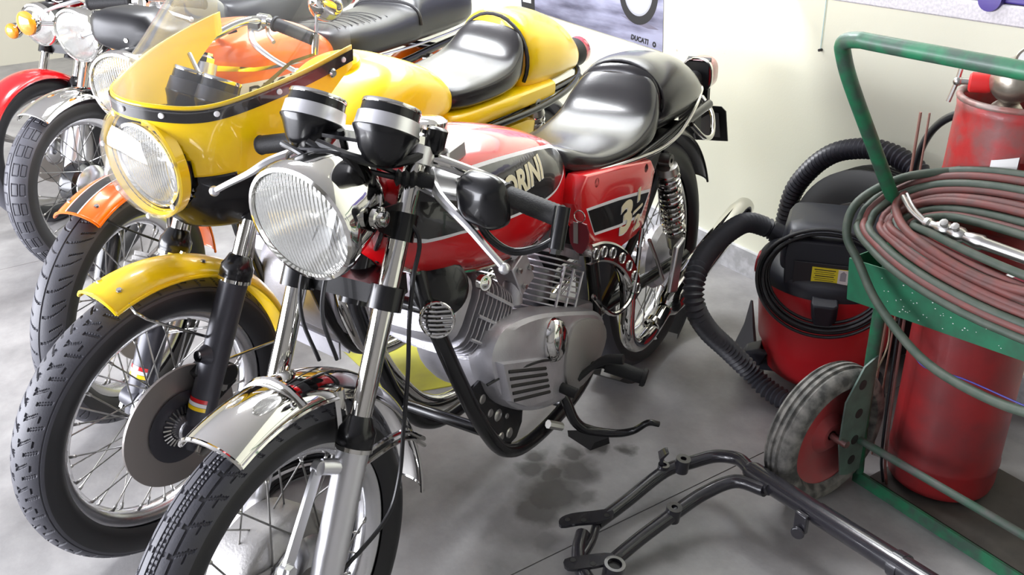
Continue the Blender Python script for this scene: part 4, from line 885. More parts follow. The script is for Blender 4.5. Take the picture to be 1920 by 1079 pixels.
# ================================================================== ORANGE motorcycle
def orange_bike():
    B = bike('motorcycle', 'orange motorcycle with black striped orange fender and chrome handlebar behind the windscreen', -3.068, 1.438, R(301), R(-1.2))
    T = steerM(1.45, R(13.5)); A = (1.455, 0, .317); fl = lambda z: 1.425-.49*(z-.33)
    tyre(B, A, .319, .050, .043, pat_chev, T, 800); w = wheel(B, A, T, .243, hubr=.05)
    build('brake_disc', MB().lathe([(.052, .06), (.052, .138), (.058, .138), (.058, .06)], A, (0, 1, 0), 56, close=True), disc, w, T=T)
    fork(B, fl, .095, T, (.315, .60, .73, .90), chrome, black, rs=.029)
    ca = MB()
    co = build('brake_caliper', MB().box((1.50, .085, .44), (.075, .06, .07), Matrix.Rotation(-.5, 3, 'Y')), castd, B, T=T, mod='bevel')
    for i in range(6): build('caliper_fin', MB().box((1.478+.011*i, .090, .478-.008*i), (.004, .070, .035), Matrix.Rotation(-.5, 3, 'Y')), castd, co, T=T)
    f = fender(B, A, .352, .060, 66, 178, orange, T, dep=.030)
    def fpt(u, v, y0, y1, off):
        a = R(66.4+111*u); y = y0+(y1-y0)*v; t = math.asin(max(-1, min(1, y/.060*math.sin(1.35))))/1.35; dd = .030*(1-math.cos(t*1.35))/(1-math.cos(1.35)); r = .352-dd+off; return Vector((A[0]+r*math.cos(a), y, A[2]+r*math.sin(a)))
    build('fender_stripe', MB().grid(lambda u, v: fpt(u, v, -.016, .012, .0008), 60, 5), tankblk, f, T=T)
    for y0 in (-.020, .012): build('pinstripe', MB().grid(lambda u, v: fpt(u, v, y0, y0+.003, .001), 60, 2), white, f, T=T)
    for a, y in ((73, .035), (73, -.038), (90, .035)):
        b = MB(); bolt(b, (A[0]+.343*math.cos(R(a)), y, A[2]+.343*math.sin(R(a))), (math.cos(R(a)), 0, math.sin(R(a))), .0055, .004); build('fender_bolt', b, chrome, f, T=T)
    build('fender_stay', MB().tube([(A[0]+.10, .058, A[2]+.30), (A[0]+.07, .06, A[2]+.27), (fl(.46), .09, .46)], .003, 8, n=2), black, f, T=T)
    build('brake_hose', MB().tube([(1.48, .10, .49), (1.42, .115, .52), (1.40, .11, .56), (1.36, .10, .66)], .004, 8, n=4), steel, B, T=T)
    headlight(B, (1.352, 0, .862), (.98, 0, -.10), .092, T, .16)
    pod = []
    for x, k in ((1.262, .25), (1.258, .8), (1.24, 1), (1.20, 1.02), (1.15, .95), (1.14, .5)): pod.append([Vector((x, -.045+.120*k*math.copysign(abs(math.cos(a))**.6, math.cos(a)), .968+.050*k*math.copysign(abs(math.sin(a))**.6, math.sin(a))*(1-.35*(math.cos(a) > .2)))) for a in [2*PI*i/32 for i in range(32)]])
    po = build('instrument_pod', MB().loft(pod), blackm, B, T=T, angle=60); b = MB(); bolt(b, (1.260, -.05, .955), (1, 0, 0), .006, .004); build('pod_screw', b, steel, po, T=T)
    for s in (1, -1):
        build('handlebar', MB().tube([(1.17, 0, .935), (1.17, s*.05, .935), (1.13, s*.10, .955), (1.05, s*.15, .985), (1.0, s*.20, .982), (1.02, s*.335, .962)], .0112, 12, n=6), chrome, B, T=T)
        grip(B, (1.004, s*.215, .981), (1.022, s*.338, .961), T)
        k = MB().lathe([(-.018, .012), (-.018, .019), (.012, .019), (.012, .012)], (1.0, s*.185, .982), (0, 1, 0), 14); k.box((1.028, s*.175, .975), (.04, .03, .02)); build('lever_perch', k, chrome, B, T=T)
        lever(B, [(1.04, s*.165, .965), (1.09, s*.20, .945), (1.10, s*.26, .915), (1.09, s*.32, .89)], T)
        build('short_lever', MB().tube([(1.0, s*.19, .965), (1.03, s*.21, .955), (1.05, s*.235, .945)], [.006, .005, .006], 8, n=3), brush, B, T=T)
    build('cable_boot', MB().lathe([(0, .005), (.004, .010), (.010, .007), (.016, .010), (.022, .007), (.028, .010), (.05, .008), (.05, 0)], (1.08, .09, .955), (-.5, .8, .2), 12), rubgrip, B, T=T)
    build('mirror_mount', MB().cyl((1.02, .34, .975), (1.035, .342, .925), .010, 12), chrome, B, T=T)
    build('mirror_arm', MB().tube([(1.03, .342, .93), (.985, .325, .98), (.965, .315, 1.015)], .0045, 8, n=4), chrome, B, T=T)
    mr = build('mirror', MB().lathe([(0, 0), (.004, .030), (.012, .042), (.022, .046), (.026, .046), (.026, .042), (.024, 0)], (.975, .345, 1.025), (-.75, -.25, .35), 28), chrome, B, T=T)
    frame_tubes(B); rear_wheel(B, I4, .325, None, .052); simple_engine(B, m=cast)
    fender(B, (0, 0, .325), .37, .062, 50, 158, orange, I4, dep=.03, name='rear_mudguard')
    mb, side = loftx([(1.18, .02, .90, .80), (1.165, .07, .925, .765), (1.10, .115, .945, .735), (1.0, .140, .952, .715), (.86, .145, .944, .705), (.74, .138, .92, .71), (.65, .120, .880, .725), (.59, .09, .84, .74), (.575, .03, .81, .76)], 2.7, 40)
    tk = build('fuel_tank', mb, orange, B, angle=60)
    for s in (1, -1):
        F = lambda a, b, d, o=.001: (a, s*side(a, b, o), b)
        build('tank_band', poly_mb([(1.06, .812), (.90, .800), (.76, .800), (.735, .79), (.745, .765), (.78, .752), (.92, .742), (1.06, .742)], F, 3), white, tk)
        build('tank_lettering', text_mb('DUCATI', .066, lambda a, b, d: F(.905-s*a, .772+b, 0, .0018), bold=.001), ink, tk)
        build('tank_panel', poly_mb([(1.12, .86), (1.0, .835), (.86, .822), (.80, .818), (.86, .829), (1.0, .846), (1.12, .875)], F, 3), chrome, tk)
    sm, ss = loftx([(.62, .05, .845, .785), (.60, .10, .865, .765), (.52, .130, .870, .750), (.38, .138, .862, .742), (.24, .140, .866, .738), (.18, .140, .872, .736), (.13, .140, .905, .735), (.0, .140, .915, .733), (-.14, .138, .908, .735), (-.22, .125, .885, .742), (-.25, .09, .855, .76), (-.26, .03, .83, .78)], 3.2, 44, 6)
    se = build('seat', sm, leather2, B, angle=70)
    def ring(x, zt, zb, wv): return [Vector((x, wv*math.copysign(abs(math.cos(a))**.62, math.cos(a)), (zt+zb)/2+(zt-zb)/2*math.copysign(abs(math.sin(a))**.62, math.sin(a)))) for a in [PI*i/24 for i in range(25)]]
    build('seat_strap', MB().tube(ring(.165, .880, .735, .142), .006, 8, n=1), leather, se)
    for i in range(9): build('seat_rib', MB().tube([(.56-.032*i-.03*math.cos(PI*(j/8-.5)), (j/8-.5)*.20, .8705 - .006*abs(j/4-1)**2 - .001*i) for j in range(9)], .0013, 5, n=1), leather2, se)
    for i in range(10): build('seat_rib', MB().tube([(.10-.03*i-.03*math.cos(PI*(j/8-.5)), (j/8-.5)*.20, .9155 - .006*abs(j/4-1)**2-.0007*abs(i-4)) for j in range(9)], .0013, 5, n=1), leather2, se)
    tr = MB()
    for s in (1, -1): tr.tube([(.58, s*.118, .768), (.45, s*.139, .757), (.2, s*.144, .748), (-.05, s*.144, .748), (-.2, s*.134, .755)], .0045, 8, n=3)
    build('seat_trim', tr, chrome, se)
    for s in (1, -1): shock(B, (.10, s*.12, .68), (.03, s*.12, .38), .026, 11)
    build('tail_light', MB().lathe([(0, 0), (0, .045), (.03, .048), (.06, .040), (.062, 0)], (-.30, 0, .78), (-1, 0, .05), 24), redlens, B)
    build('tail_bracket', MB().box((-.27, 0, .77), (.08, .06, .05)), blackm, B, mod='bevel')
orange_bike()

# ================================================================== the two machines at the far end of the row
def indicator(B, c, T, stalk_to, r=.031, ax=(1, 0, 0)):
    c = Vector(c); o = build('indicator', MB().lathe([(-.045, 0), (-.04, r*.6), (-.02, r*.98), (0, r)], c, ax, 24), chrome, B, T=T)
    build('indicator_lens', MB().lathe([(0, r*1.0), (.008, r*.98), (.016, r*.75), (.020, r*.3), (.021, 0)], c, ax, 24), amber, o, T=T)
    build('indicator_stalk', MB().tube([c+Vector((-.015, 0, 0)), Vector(stalk_to)], .008, 10, n=1), chrome, o, T=T)
def dark_bike():
    B = bike('motorcycle', 'black motorcycle with short chrome front fender, big chrome headlight and long black seat', -4.15, 1.44, R(303), R(1.1))
    T = steerM(1.40, R(4.5)); A = (1.405, 0, .312); fl = lambda z: 1.385-.50*(z-.31)
    tyre(B, A, .317, .054, .045, pat_hex, T, 720); w = wheel(B, A, T, .243, hubr=.075)
    build('brake_drum', MB().lathe([(-.045, .02), (-.045, .08), (-.035, .085), (-.02, .085), (.02, .085), (.03, .07), (.045, .05), (.05, .02), (.05, 0)], A, (0, 1, 0), 32), black, w, T=T)
    fork(B, fl, .093, T, (.31, .585, .72, .90), chrome, brush, rs=.027)
    fender(B, A, .345, .066, 62, 150, chrome, T, dep=.034)
    headlight(B, (1.285, 0, .815), (.98, 0, -.10), .090, T, .16)
    for s in (1, -1): indicator(B, (1.28, s*.195-.03, .845-(s > 0)*.035), T, (1.20, s*.08, .83), r=.042)
    for s in (1, -1):
        build('handlebar', MB().tube([(1.14, 0, .895), (1.14, s*.06, .90), (1.10, s*.15, .905), (1.04, s*.22, .90), (1.02, s*.34, .89)], .011, 10, n=5), chrome, B, T=T); grip(B, (1.04, s*.22, .90), (1.02, s*.345, .89), T)
        lever(B, [(1.07, s*.18, .89), (1.10, s*.22, .88), (1.10, s*.28, .865), (1.09, s*.33, .85)], T)
    build('gauge_bracket', MB().box((1.15, 0, .885), (.04, .16, .012)), brush, B, T=T)
    for s in (1, -1): gauge(B, (1.12, s*.05, .965), (-.3, 0, .95), .036, T, h=.06)
    build('control_cable', MB().tube([(1.14, .10, .88), (1.22, .115, .80), (1.27, .12, .66), (1.30, .115, .50), (1.36, .10, .36)], .006, 8, n=5), cable, B, T=T)
    frame_tubes(B); rear_wheel(B, I4, .325, None, .052); simple_engine(B, m=castd)
    mb, side = loftx([(1.10, .03, .86, .76), (1.08, .09, .89, .72), (.98, .135, .91, .69), (.82, .14, .90, .68), (.68, .12, .86, .69), (.60, .08, .82, .71), (.58, .02, .79, .74)], 2.6, 32); build('fuel_tank', mb, tankblk, B, angle=60)
    sm, ss = loftx([(.62, .05, .80, .73), (.60, .10, .825, .70), (.48, .145, .83, .67), (.30, .15, .83, .655), (.12, .15, .84, .65), (-.06, .148, .86, .65), (-.2, .13, .85, .66), (-.27, .08, .82, .69), (-.28, .02, .78, .72)], 2.8, 40); se = build('seat', sm, leather2, B, angle=70)
    tr = MB()
    for s in (1, -1): tr.tube([(.58, s*.118, .70), (.40, s*.152, .668), (.1, s*.154, .660), (-.15, s*.145, .665)], .005, 8, n=3)
    build('seat_trim', tr, chrome, se)
    for s in (1, -1): shock(B, (.10, s*.13, .64), (.03, s*.13, .36), .026, 11)
    build('tail_light', MB().lathe([(0, 0), (0, .04), (.04, .045), (.06, .03), (.062, 0)], (-.30, 0, .70), (-1, 0, 0), 24), redlens, B)
dark_bike()
def far_bike():
    B = bike('motorcycle', 'red motorcycle with red front fender and cast front wheel at the far left', -4.766, 1.354, R(303), 0)
    T = steerM(1.40, R(5)); A = (1.385, 0, .295); fl = lambda z: 1.365-.50*(z-.29)
    tyre(B, A, .300, .052, .042, None, T); w = wheel(B, A, T, .232, hub=True, spokes=False, rimmat=castd, hubr=.06)
    for i in range(5):
        a = 2*PI*i/5+.3; a2 = a+.28
        for aa, ab in ((a, a2), (a+.5, a2-.05)):
            p = Vector(A)+Vector((.045*math.cos(aa), 0, .045*math.sin(aa))); q = Vector(A)+Vector((.218*math.cos(ab), 0, .218*math.sin(ab))); build('cast_spoke', MB().tube([p+Vector((0, .0, 0)), q], [.017, .011], 8, n=1), castd, w, T=T)
    build('brake_disc', MB().lathe([(.05, .055), (.05, .125), (.056, .125), (.056, .055)], A, (0, 1, 0), 48, close=True), disc, w, T=T)
    fork(B, fl, .09, T, (.30, .54, .66, .82), chrome, brush, rs=.026)
    fender(B, A, .325, .062, 20, 165, red, T, dep=.03)
    headlight(B, (1.265, 0, .775), (.98, 0, -.10), .082, T, .15, black, chrome)
    for s in (1, -1): indicator(B, (1.25, s*.17, .735), T, (1.18, s*.07, .75))
    for s in (1, -1): build('handlebar', MB().tube([(1.14, 0, .84), (1.13, s*.08, .86), (1.06, s*.20, .88), (1.02, s*.33, .87)], .011, 10, n=5), chrome, B, T=T); grip(B, (1.04, s*.24, .88), (1.02, s*.335, .87), T)
    for s in (1, -1): gauge(B, (1.12, s*.05, .90), (-.3, 0, .95), .036, T, h=.06)
    frame_tubes(B); rear_wheel(B, I4, .30, None, .05, spokes=False); simple_engine(B, m=castd)
    mb, side = loftx([(1.10, .03, .90, .75), (1.08, .09, .94, .72), (.98, .14, .965, .69), (.82, .145, .95, .67), (.68, .125, .89, .67), (.60, .08, .83, .69), (.58, .02, .79, .71)], 2.6, 32); build('fuel_tank', mb, red, B, angle=60)
    sm, ss = loftx([(.60, .05, .78, .71), (.58, .10, .80, .69), (.30, .13, .80, .67), (.0, .13, .81, .67), (-.2, .11, .81, .68), (-.26, .05, .77, .70)], 2.8, 32); build('seat', sm, leather2, B, angle=70)
far_bike()

# ================================================================== welding cart
def cart():
    C = thing('welding_cart', 'green tubular welding cart with tray, grey tyred wheel and bent push handle', 'cart', (-1.0, 1.51, 0))
    O = Vector((-1.0, 1.51, 0)); TT = Matrix.Translation(-O)
    def bd(n, mb, m, p=C, **k): return build(n, mb, m, p, T=TT, **k)
    xr = -.22
    bd('handle', MB().tube([(-1.0, 1.507, .62), (-1.0, 1.507, .665), (-1.0, 1.45, .745), (-1.0, 1.39, .833), (-1.0, 1.30, .965), (-1.0, 1.268, 1.022), (-.99, 1.252, 1.048), (-.955, 1.245, 1.058), (-.90, 1.245, 1.058), (-.5, 1.245, 1.058), (xr-.04, 1.245, 1.058), (xr, 1.26, 1.04), (xr, 1.39, .833), (xr, 1.507, .665), (xr, 1.507, .62)], .0135, 14, n=5), cartg)
    for x in (-1.0, xr): bd('post', MB().tube([(x, 1.50, .64), (x, 1.49, .45), (x, 1.495, .2), (x, 1.51, .035)], .0135, 14, n=3), cartg)
    bd('cross_rod', MB().tube([(-1.005, 1.475, .145), (xr, 1.475, .16)], .009, 10, n=1), mat('worn_green_rod', (.035, .085, .055), .55, col2=(.075, .08, .07), vscale=30))
    an = MB(); an.box(((-1.0+xr)/2, 1.512, .016), (-xr*-1+.0 if False else (1.0+xr)*1.0+.02, .006, .032)); an.box(((-1.0+xr)/2, 1.53, .003), (1.0+xr+.02, .036, .005)); bd('angle_rail', an, cartg)
    bd('toe_plate', MB().box(((-1.0+xr)/2, 1.68, .006), (1.0+xr-.02, .27, .004)), mat('dark_brown_plate', (.05, .045, .04), .6, col2=(.08, .07, .06), vscale=12))  # plate in mottled dark brown, unlike the green frame
    # tray: open topped
    x0, x1, y0, y1, z0, z1 = -1.035, xr-.03, 1.425, 1.545, .495, .585
    tr = MB(); th = .003
    for c, d in ((((x0+x1)/2, y0, (z0+z1)/2), (x1-x0, th, z1-z0)), (((x0+x1)/2, y1, (z0+z1)/2), (x1-x0, th, z1-z0)), ((x0, (y0+y1)/2, (z0+z1)/2), (th, y1-y0, z1-z0)), ((x1, (y0+y1)/2, (z0+z1)/2), (th, y1-y0, z1-z0)), (((x0+x1)/2, (y0+y1)/2, z0), (x1-x0, y1-y0, th))): tr.box(c, d)
    tilt = Matrix.Translation((x0, 0, z0)) @ Matrix.Rotation(R(-5.5), 4, 'Y') @ Matrix.Translation((-x0, 0, -z0)); tr.v = [tuple(tilt @ Vector(v)) for v in tr.v]
    t = bd('tray', tr, mat('speckled_green_tray_paint', (.008, .14, .065), .5, 0, .1, col2=(.012, .09, .045), vscale=18, bump=.15, bscale=90))
    TT = TT @ tilt; bd = lambda n, mb, m, p=C, TT=TT, **k: build(n, mb, m, p, T=TT, **k)
    lab = MB(); lab.box((-.60, y0-.003, .545), (.19, .0015, .022), Matrix.Rotation(.0, 3, 'Y')); lo = bd('label', lab, yel_label, t)
    for i in range(3): bd('print_line', MB().box((-.62+.01*i, y0-.0042, .551-.006*i), (.13-.02*i, .0008, .0016)), ink, lo)
    rnd = random.Random(7)
    sp = MB()
    for i in range(110):
        x = rnd.uniform(x0+.05, x1-.1); z = rnd.uniform(z0+.008, z1-.01); s_ = rnd.uniform(.0008, .0018); sp.box((x, y0-.0022, z), (s_*1.6, .0006, s_))
    so = bd('paint_speckle', sp, whitepl, t); so['kind'] = 'stuff'
    TT = Matrix.Translation(-O); bd = lambda n, mb, m, p=C, TT=TT, **k: build(n, mb, m, p, T=TT, **k)
    # wheel
    for x, s in ((-1.030, 1), (xr+.06, -1)):
        c = (x, 1.412, .167); w_ = bd('wheel', MB().lathe([(-.024, .118), (-.036, .128), (-.037, .146), (-.030, .158), (-.022, .1645), (-.019, .1605), (-.015, .1605), (-.012, .166), (-.006, .1665), (-.004, .162), (0, .162), (.002, .1665), (.008, .166), (.011, .1605), (.015, .1605), (.018, .1645), (.030, .158), (.037, .146), (.036, .128), (.024, .118)], c, (1, 0, 0), 56), greytyre)
        bd('wheel_disc', MB().lathe([(-.018, .012), (-.022, .03), (-.006, .05), (-.012, .10), (-.024, .122), (.024, .122), (.012, .10), (.006, .05), (.022, .03), (.018, .012)], c, (1, 0, 0), 48), redhub, w_)
        bd('axle', MB().cyl((x-.03*s, 1.412, .167), (x+.06*s, 1.412, .167), .009, 12), steel, w_)
        # drilled bracket between wheel and post
        bx = x+.042*s; bm = bmesh.new(); P = [(1.425, .07), (1.405, .16), (1.405, .27), (1.45, .345), (1.49, .360), (1.49, .06), (1.45, .06)]
        b = MB().prism([(bx, y, z) for y, z in P], (.004*s, 0, 0)); bo = bd('axle_bracket', b, mat('grey_green_bracket', (.10, .16, .13), .5, col2=(.07, .10, .085), vscale=20))
        for (hy, hz) in ((1.452, .30), (1.455, .225), (1.455, .155), (1.455, .10)): bd('bracket_hole', MB().lathe([(-.0006, 0), (-.0006, .012), (.0046, .012), (.0046, 0)], (bx if s > 0 else bx-.0, hy, hz), (s, 0, 0), 16), engblk, bo)
cart()
# welding hose: racetrack coils laid over the tray and round the post
def hose_coils():
    H = thing('welding_hose', 'long red and green twin welding hose coiled over the cart tray', 'hose', (-.60, 1.46, .70))
    TT = Matrix.Translation((.60, -1.46, -.70)); n2 = Vector((0, .085, .098)); nn = Vector((0, -.75, .66))
    rnd = random.Random(3)
    for k in range(9):
        g = k % 2 == 0 if k not in (4,) else False; a_ = .440-.0145*k+rnd.uniform(-.004, .004); h_ = 1.16-.115*k; cx = -.595; sag = rnd.uniform(-.004, .004)
        pts = []
        for i in range(40):
            t = 2*PI*i/40; ca, sa = math.cos(t), math.sin(t); x = cx+a_*math.copysign(abs(ca)**.75, ca); v = h_*math.copysign(abs(sa)**.9, sa)*(1 if sa > 0 else .80)
            lower = max(0, -sa); p = Vector((x, 1.462, .692))+n2*v+Vector((0, 0, -.020*lower*(1-((x-cx)/a_)**2)+sag))+nn*(.004*(k % 3)+(.05 if sa < -.2 else 0)*lower); p.y -= .045*max(0, -ca)*max(0, .6-abs(sa)); p.y += .018*max(-1, min(1, sa*2.5))*max(0, -ca)**.5; pts.append(p)
        build('green_hose' if g else 'red_hose', MB().tube(pts, .0078 if g else .0074, 10, n=2, closed=False).tube([pts[-1], pts[0]], .0075, 10, n=1), hosegrn if g else hosered, H, T=TT)
    build('green_hose', MB().tube([(-.93, 1.56, .775), (-1.0, 1.49, .755), (-1.040, 1.42, .71), (-1.030, 1.385, .655), (-.985, 1.375, .61), (-.915, 1.355, .555), (-.80, 1.335, .503), (-.68, 1.315, .50), (-.56, 1.30, .525), (-.42, 1.31, .58)], .0085, 12, n=6), hosegrn, H, T=TT)
    for d, g in ((0, True), (.022, False)): build('green_hose' if g else 'red_hose', MB().tube([(-.45, 1.40, .70+d), (-.70, 1.375, .655+d*.9), (-.88, 1.385, .672+d), (-.97, 1.44, .70+d*.6), (-.99, 1.50, .73)], .008, 10, n=5), hosegrn if g else hosered, H, T=TT)
hose_coils()
# gas cylinder
def cylinder():
    G = thing('gas_cylinder', 'red scuffed steel gas cylinder with perforated collar standing on the green cart', 'gas cylinder', (-.905, 1.677, .0085))
    b = MB().lathe([(0, 0), (0, .095), (.012, .111), (.03, .115), (.07, .115), (.076, .117), (.085, .117), (.092, .115), (.60, .115), (.66, .108), (.70, .085), (.72, .04), (.72, 0)], (0, 0, 0), (0, 0, 1), 48); build('cylinder_body', b, cylred, G)
    # collar with openings
    seg, rows = 96, 14; mb = MB(); vs = []; fs = []
    for i in range(seg):
        for j in range(rows): a = 2*PI*i/seg; z = .655+.235*j/(rows-1); r = .1135-.006*((j/(rows-1))**2)+(.004 if j == rows-1 else 0); vs.append((r*math.cos(a), r*math.sin(a), z))
    for i in range(seg):
        for j in range(rows-1):
            a = 360*(i+.5)/seg; v = (j+.5)/(rows-1); hole = False
            for ca in (206, 60, 140, 320):
                d = (a-ca+180) % 360-180
                if (d/13)**2+((v-.50)/.20)**2 < 1: hole = True
            if not hole: fs.append((i*rows+j, ((i+1) % seg)*rows+j, ((i+1) % seg)*rows+j+1, i*rows+j+1))
    mb.add(vs, fs); co = build('collar', mb, cylrust, G, angle=60); s_ = co.modifiers.new('s', 'SOLIDIFY'); s_.thickness = .005; s_.offset = 0
    build('collar_rim', MB().tube([(.109*math.cos(2*PI*i/40), .109*math.sin(2*PI*i/40), .892) for i in range(40)], .0065, 10, n=1, closed=True), mat('worn_collar_rim', (.24, .10, .085), .5, .3, col2=(.28, .22, .20), vscale=30), G)
    build('rim_paint', MB().tube([(.103*math.cos(a), .103*math.sin(a), .889) for a in [R(50+6*i) for i in range(12)]], .0045, 8, n=1), mat('yellow_rim_paint', (.45, .33, .04), .55), G)
    build('valve', MB().lathe([(0, .022), (.03, .022), (.035, .016), (.09, .016), (.10, .020), (.13, .020), (.14, .008), (.15, 0)], (0, 0, .715), (0, 0, 1), 20), brass, G)
    build('label', MB().grid(lambda u, v: (.1165*math.cos(R(-76+22*u)), .1165*math.sin(R(-76+22*u)), .765+.035*v+.012*u), 8, 3), whitepl, G)
cylinder()
def regulator():
    G = thing('gas_regulator', 'metal gas regulator with round gauges and a red adjusting knob on the cylinder valve', 'regulator', (-.928, 1.672, .80))
    TT = Matrix.Translation((.905, -1.655, -.80)); bd = lambda n, mb, m, p=G: build(n, mb, m, p, T=TT)
    bd('regulator_body', MB().lathe([(-.045, 0), (-.045, .03), (-.03, .040), (.01, .042), (.03, .034), (.045, .02), (.05, 0)], (-.872, 1.60, .945), (.35, -.55, .1), 28).lathe([(-.03, 0), (-.03, .028), (.02, .032), (.035, .02), (.04, 0)], (-.885, 1.615, .875), (.3, -.6, .1), 24).cyl((-.878, 1.61, .90), (-.90, 1.65, .86), .014, 14), brass)
    k = bd('adjusting_knob', MB().lathe([(0, 0), (0, .017), (.006, .019), (.034, .019), (.038, .015), (.038, 0)], (-.905, 1.585, .935), (-.84, -.45, -.02), 12), mat('red_knob', (.60, .02, .02), .45))
    bd('tee_bar', MB().cyl((-.938, 1.567, .935), (-.958, 1.556, .934), .006, 10).sph((-.955, 1.558, .934), .009, 10, 6), steel, k); bd('tee_handle', MB().tube([(-.953, 1.560, .968), (-.956, 1.557, .934), (-.963, 1.552, .895)], .0045, 8, n=1), steel, k)
    g = bd('pressure_gauge', MB().lathe([(-.02, 0), (-.02, .026), (.0, .028), (.004, .026), (.004, .022), (.002, 0)], (-.845, 1.59, .985), (.5, -.8, .2), 28), brass)
    bd('gauge_face', MB().lathe([(.0045, 0), (.0045, .022)], (-.845, 1.59, .985), (.5, -.8, .2), 24), whitepl, g)
    bd('outlet_hose', MB().tube([(-.90, 1.61, .865), (-.965, 1.615, .860), (-1.04, 1.66, .815), (-1.12, 1.74, .735), (-1.17, 1.80, .64), (-1.18, 1.82, .52)], .0085, 10, n=5), cable)
regulator()
def torch():
    G = thing('welding_torch', 'chrome welding torch lying across the tray under the coiled hoses', 'torch', (-.845, 1.432, .712)); TT = Matrix.Translation((.86, -1.455, -.70))
    bd = lambda n, mb, m, p=G: build(n, mb, m, p, T=TT)
    bd('torch_tube', MB().tube([(-.985, 1.478, .722), (-.95, 1.458, .708), (-.912, 1.45, .697)], .0048, 10, n=3).tube([(-.985, 1.490, .724), (-.95, 1.468, .710), (-.912, 1.455, .699)], .004, 8, n=3), steel)
    bd('torch_body', MB().lathe([(0, .006), (0, .012), (.008, .013), (.012, .009), (.02, .009), (.03, .015), (.042, .016), (.05, .012), (.06, .015), (.072, .015), (.08, .010), (.09, .012), (.11, .014), (.115, .011), (.20, .010), (.21, 0)], (-.912, 1.452, .698), (1, .0, .0), 20), steel)
    for x in (-.872, -.85): bd('valve_knob', MB().lathe([(0, .004), (.014, .004), (.016, .0075), (.022, .0075), (.024, 0)], (x, 1.452, .70), (.1, -.6, .8), 8), castd)
torch()
def rods():
    for i, (x, h) in enumerate(((-1.074, .845), (-1.054, .848))):
        o = build('filler_rod', MB().cyl((x+.006, 1.628, .0), (x, 1.622, h), .0022 if i else .0030, 8), rodm); tag(o, ('thicker brown filler rod standing behind the green cart handle', 'thinner brown filler rod standing to the right of the thicker one')[i], 'rod', 'filler rods')
rods()
t = thing('tape_roll', 'dark red roll with a white paper band lying in the green tray', 'roll', (-.72, 1.47, .625)); build('roll', MB().lathe([(-.03, .012), (-.03, .030), (.03, .030), (.03, .012)], (0, 0, 0), (.8, -.6, 0), 24), mat('dark_red_roll', (.22, .015, .03), .5), t); build('paper_band', MB().lathe([(-.012, .0305), (.0, .0315), (.004, .0305)], (-.012, .009, 0), (.8, -.6, 0), 24), whitepl, t)
o = build('twine', MB().tube([(-.998, 1.52, .46), (-.985, 1.515, .37), (-1.0, 1.49, .28), (-1.03, 1.46, .2), (-1.06, 1.43, .14)], .0016, 6, n=5), mat('tan_twine', (.42, .34, .24), .7)); tag(o, 'thin tan twine drooping from the tray past the cart post', 'twine')
for i, x in enumerate((-.958, -.948)): o = build('rubber_cord', MB().tube([(x, 1.497, .50), (x+.004, 1.502, .30), (x-.002, 1.528, .10), (x, 1.55, .012)], .0032, 8, n=4), hosered if i else cable); tag(o, ('brown cord running down the left side of the red cylinder', 'reddish cord just right of the brown cord on the red cylinder')[i], 'cord', 'cords along the cylinder')
o = build('wire', MB().tube([(-.93, 1.50, .41), (-.88, 1.49, .385), (-.80, 1.49, .40), (-.70, 1.49, .405), (-.6, 1.49, .41)], .0016, 6, n=5), mat('blue_wire', (.05, .05, .35), .4)); tag(o, 'thin blue wire across the front of the red cylinder', 'wire')

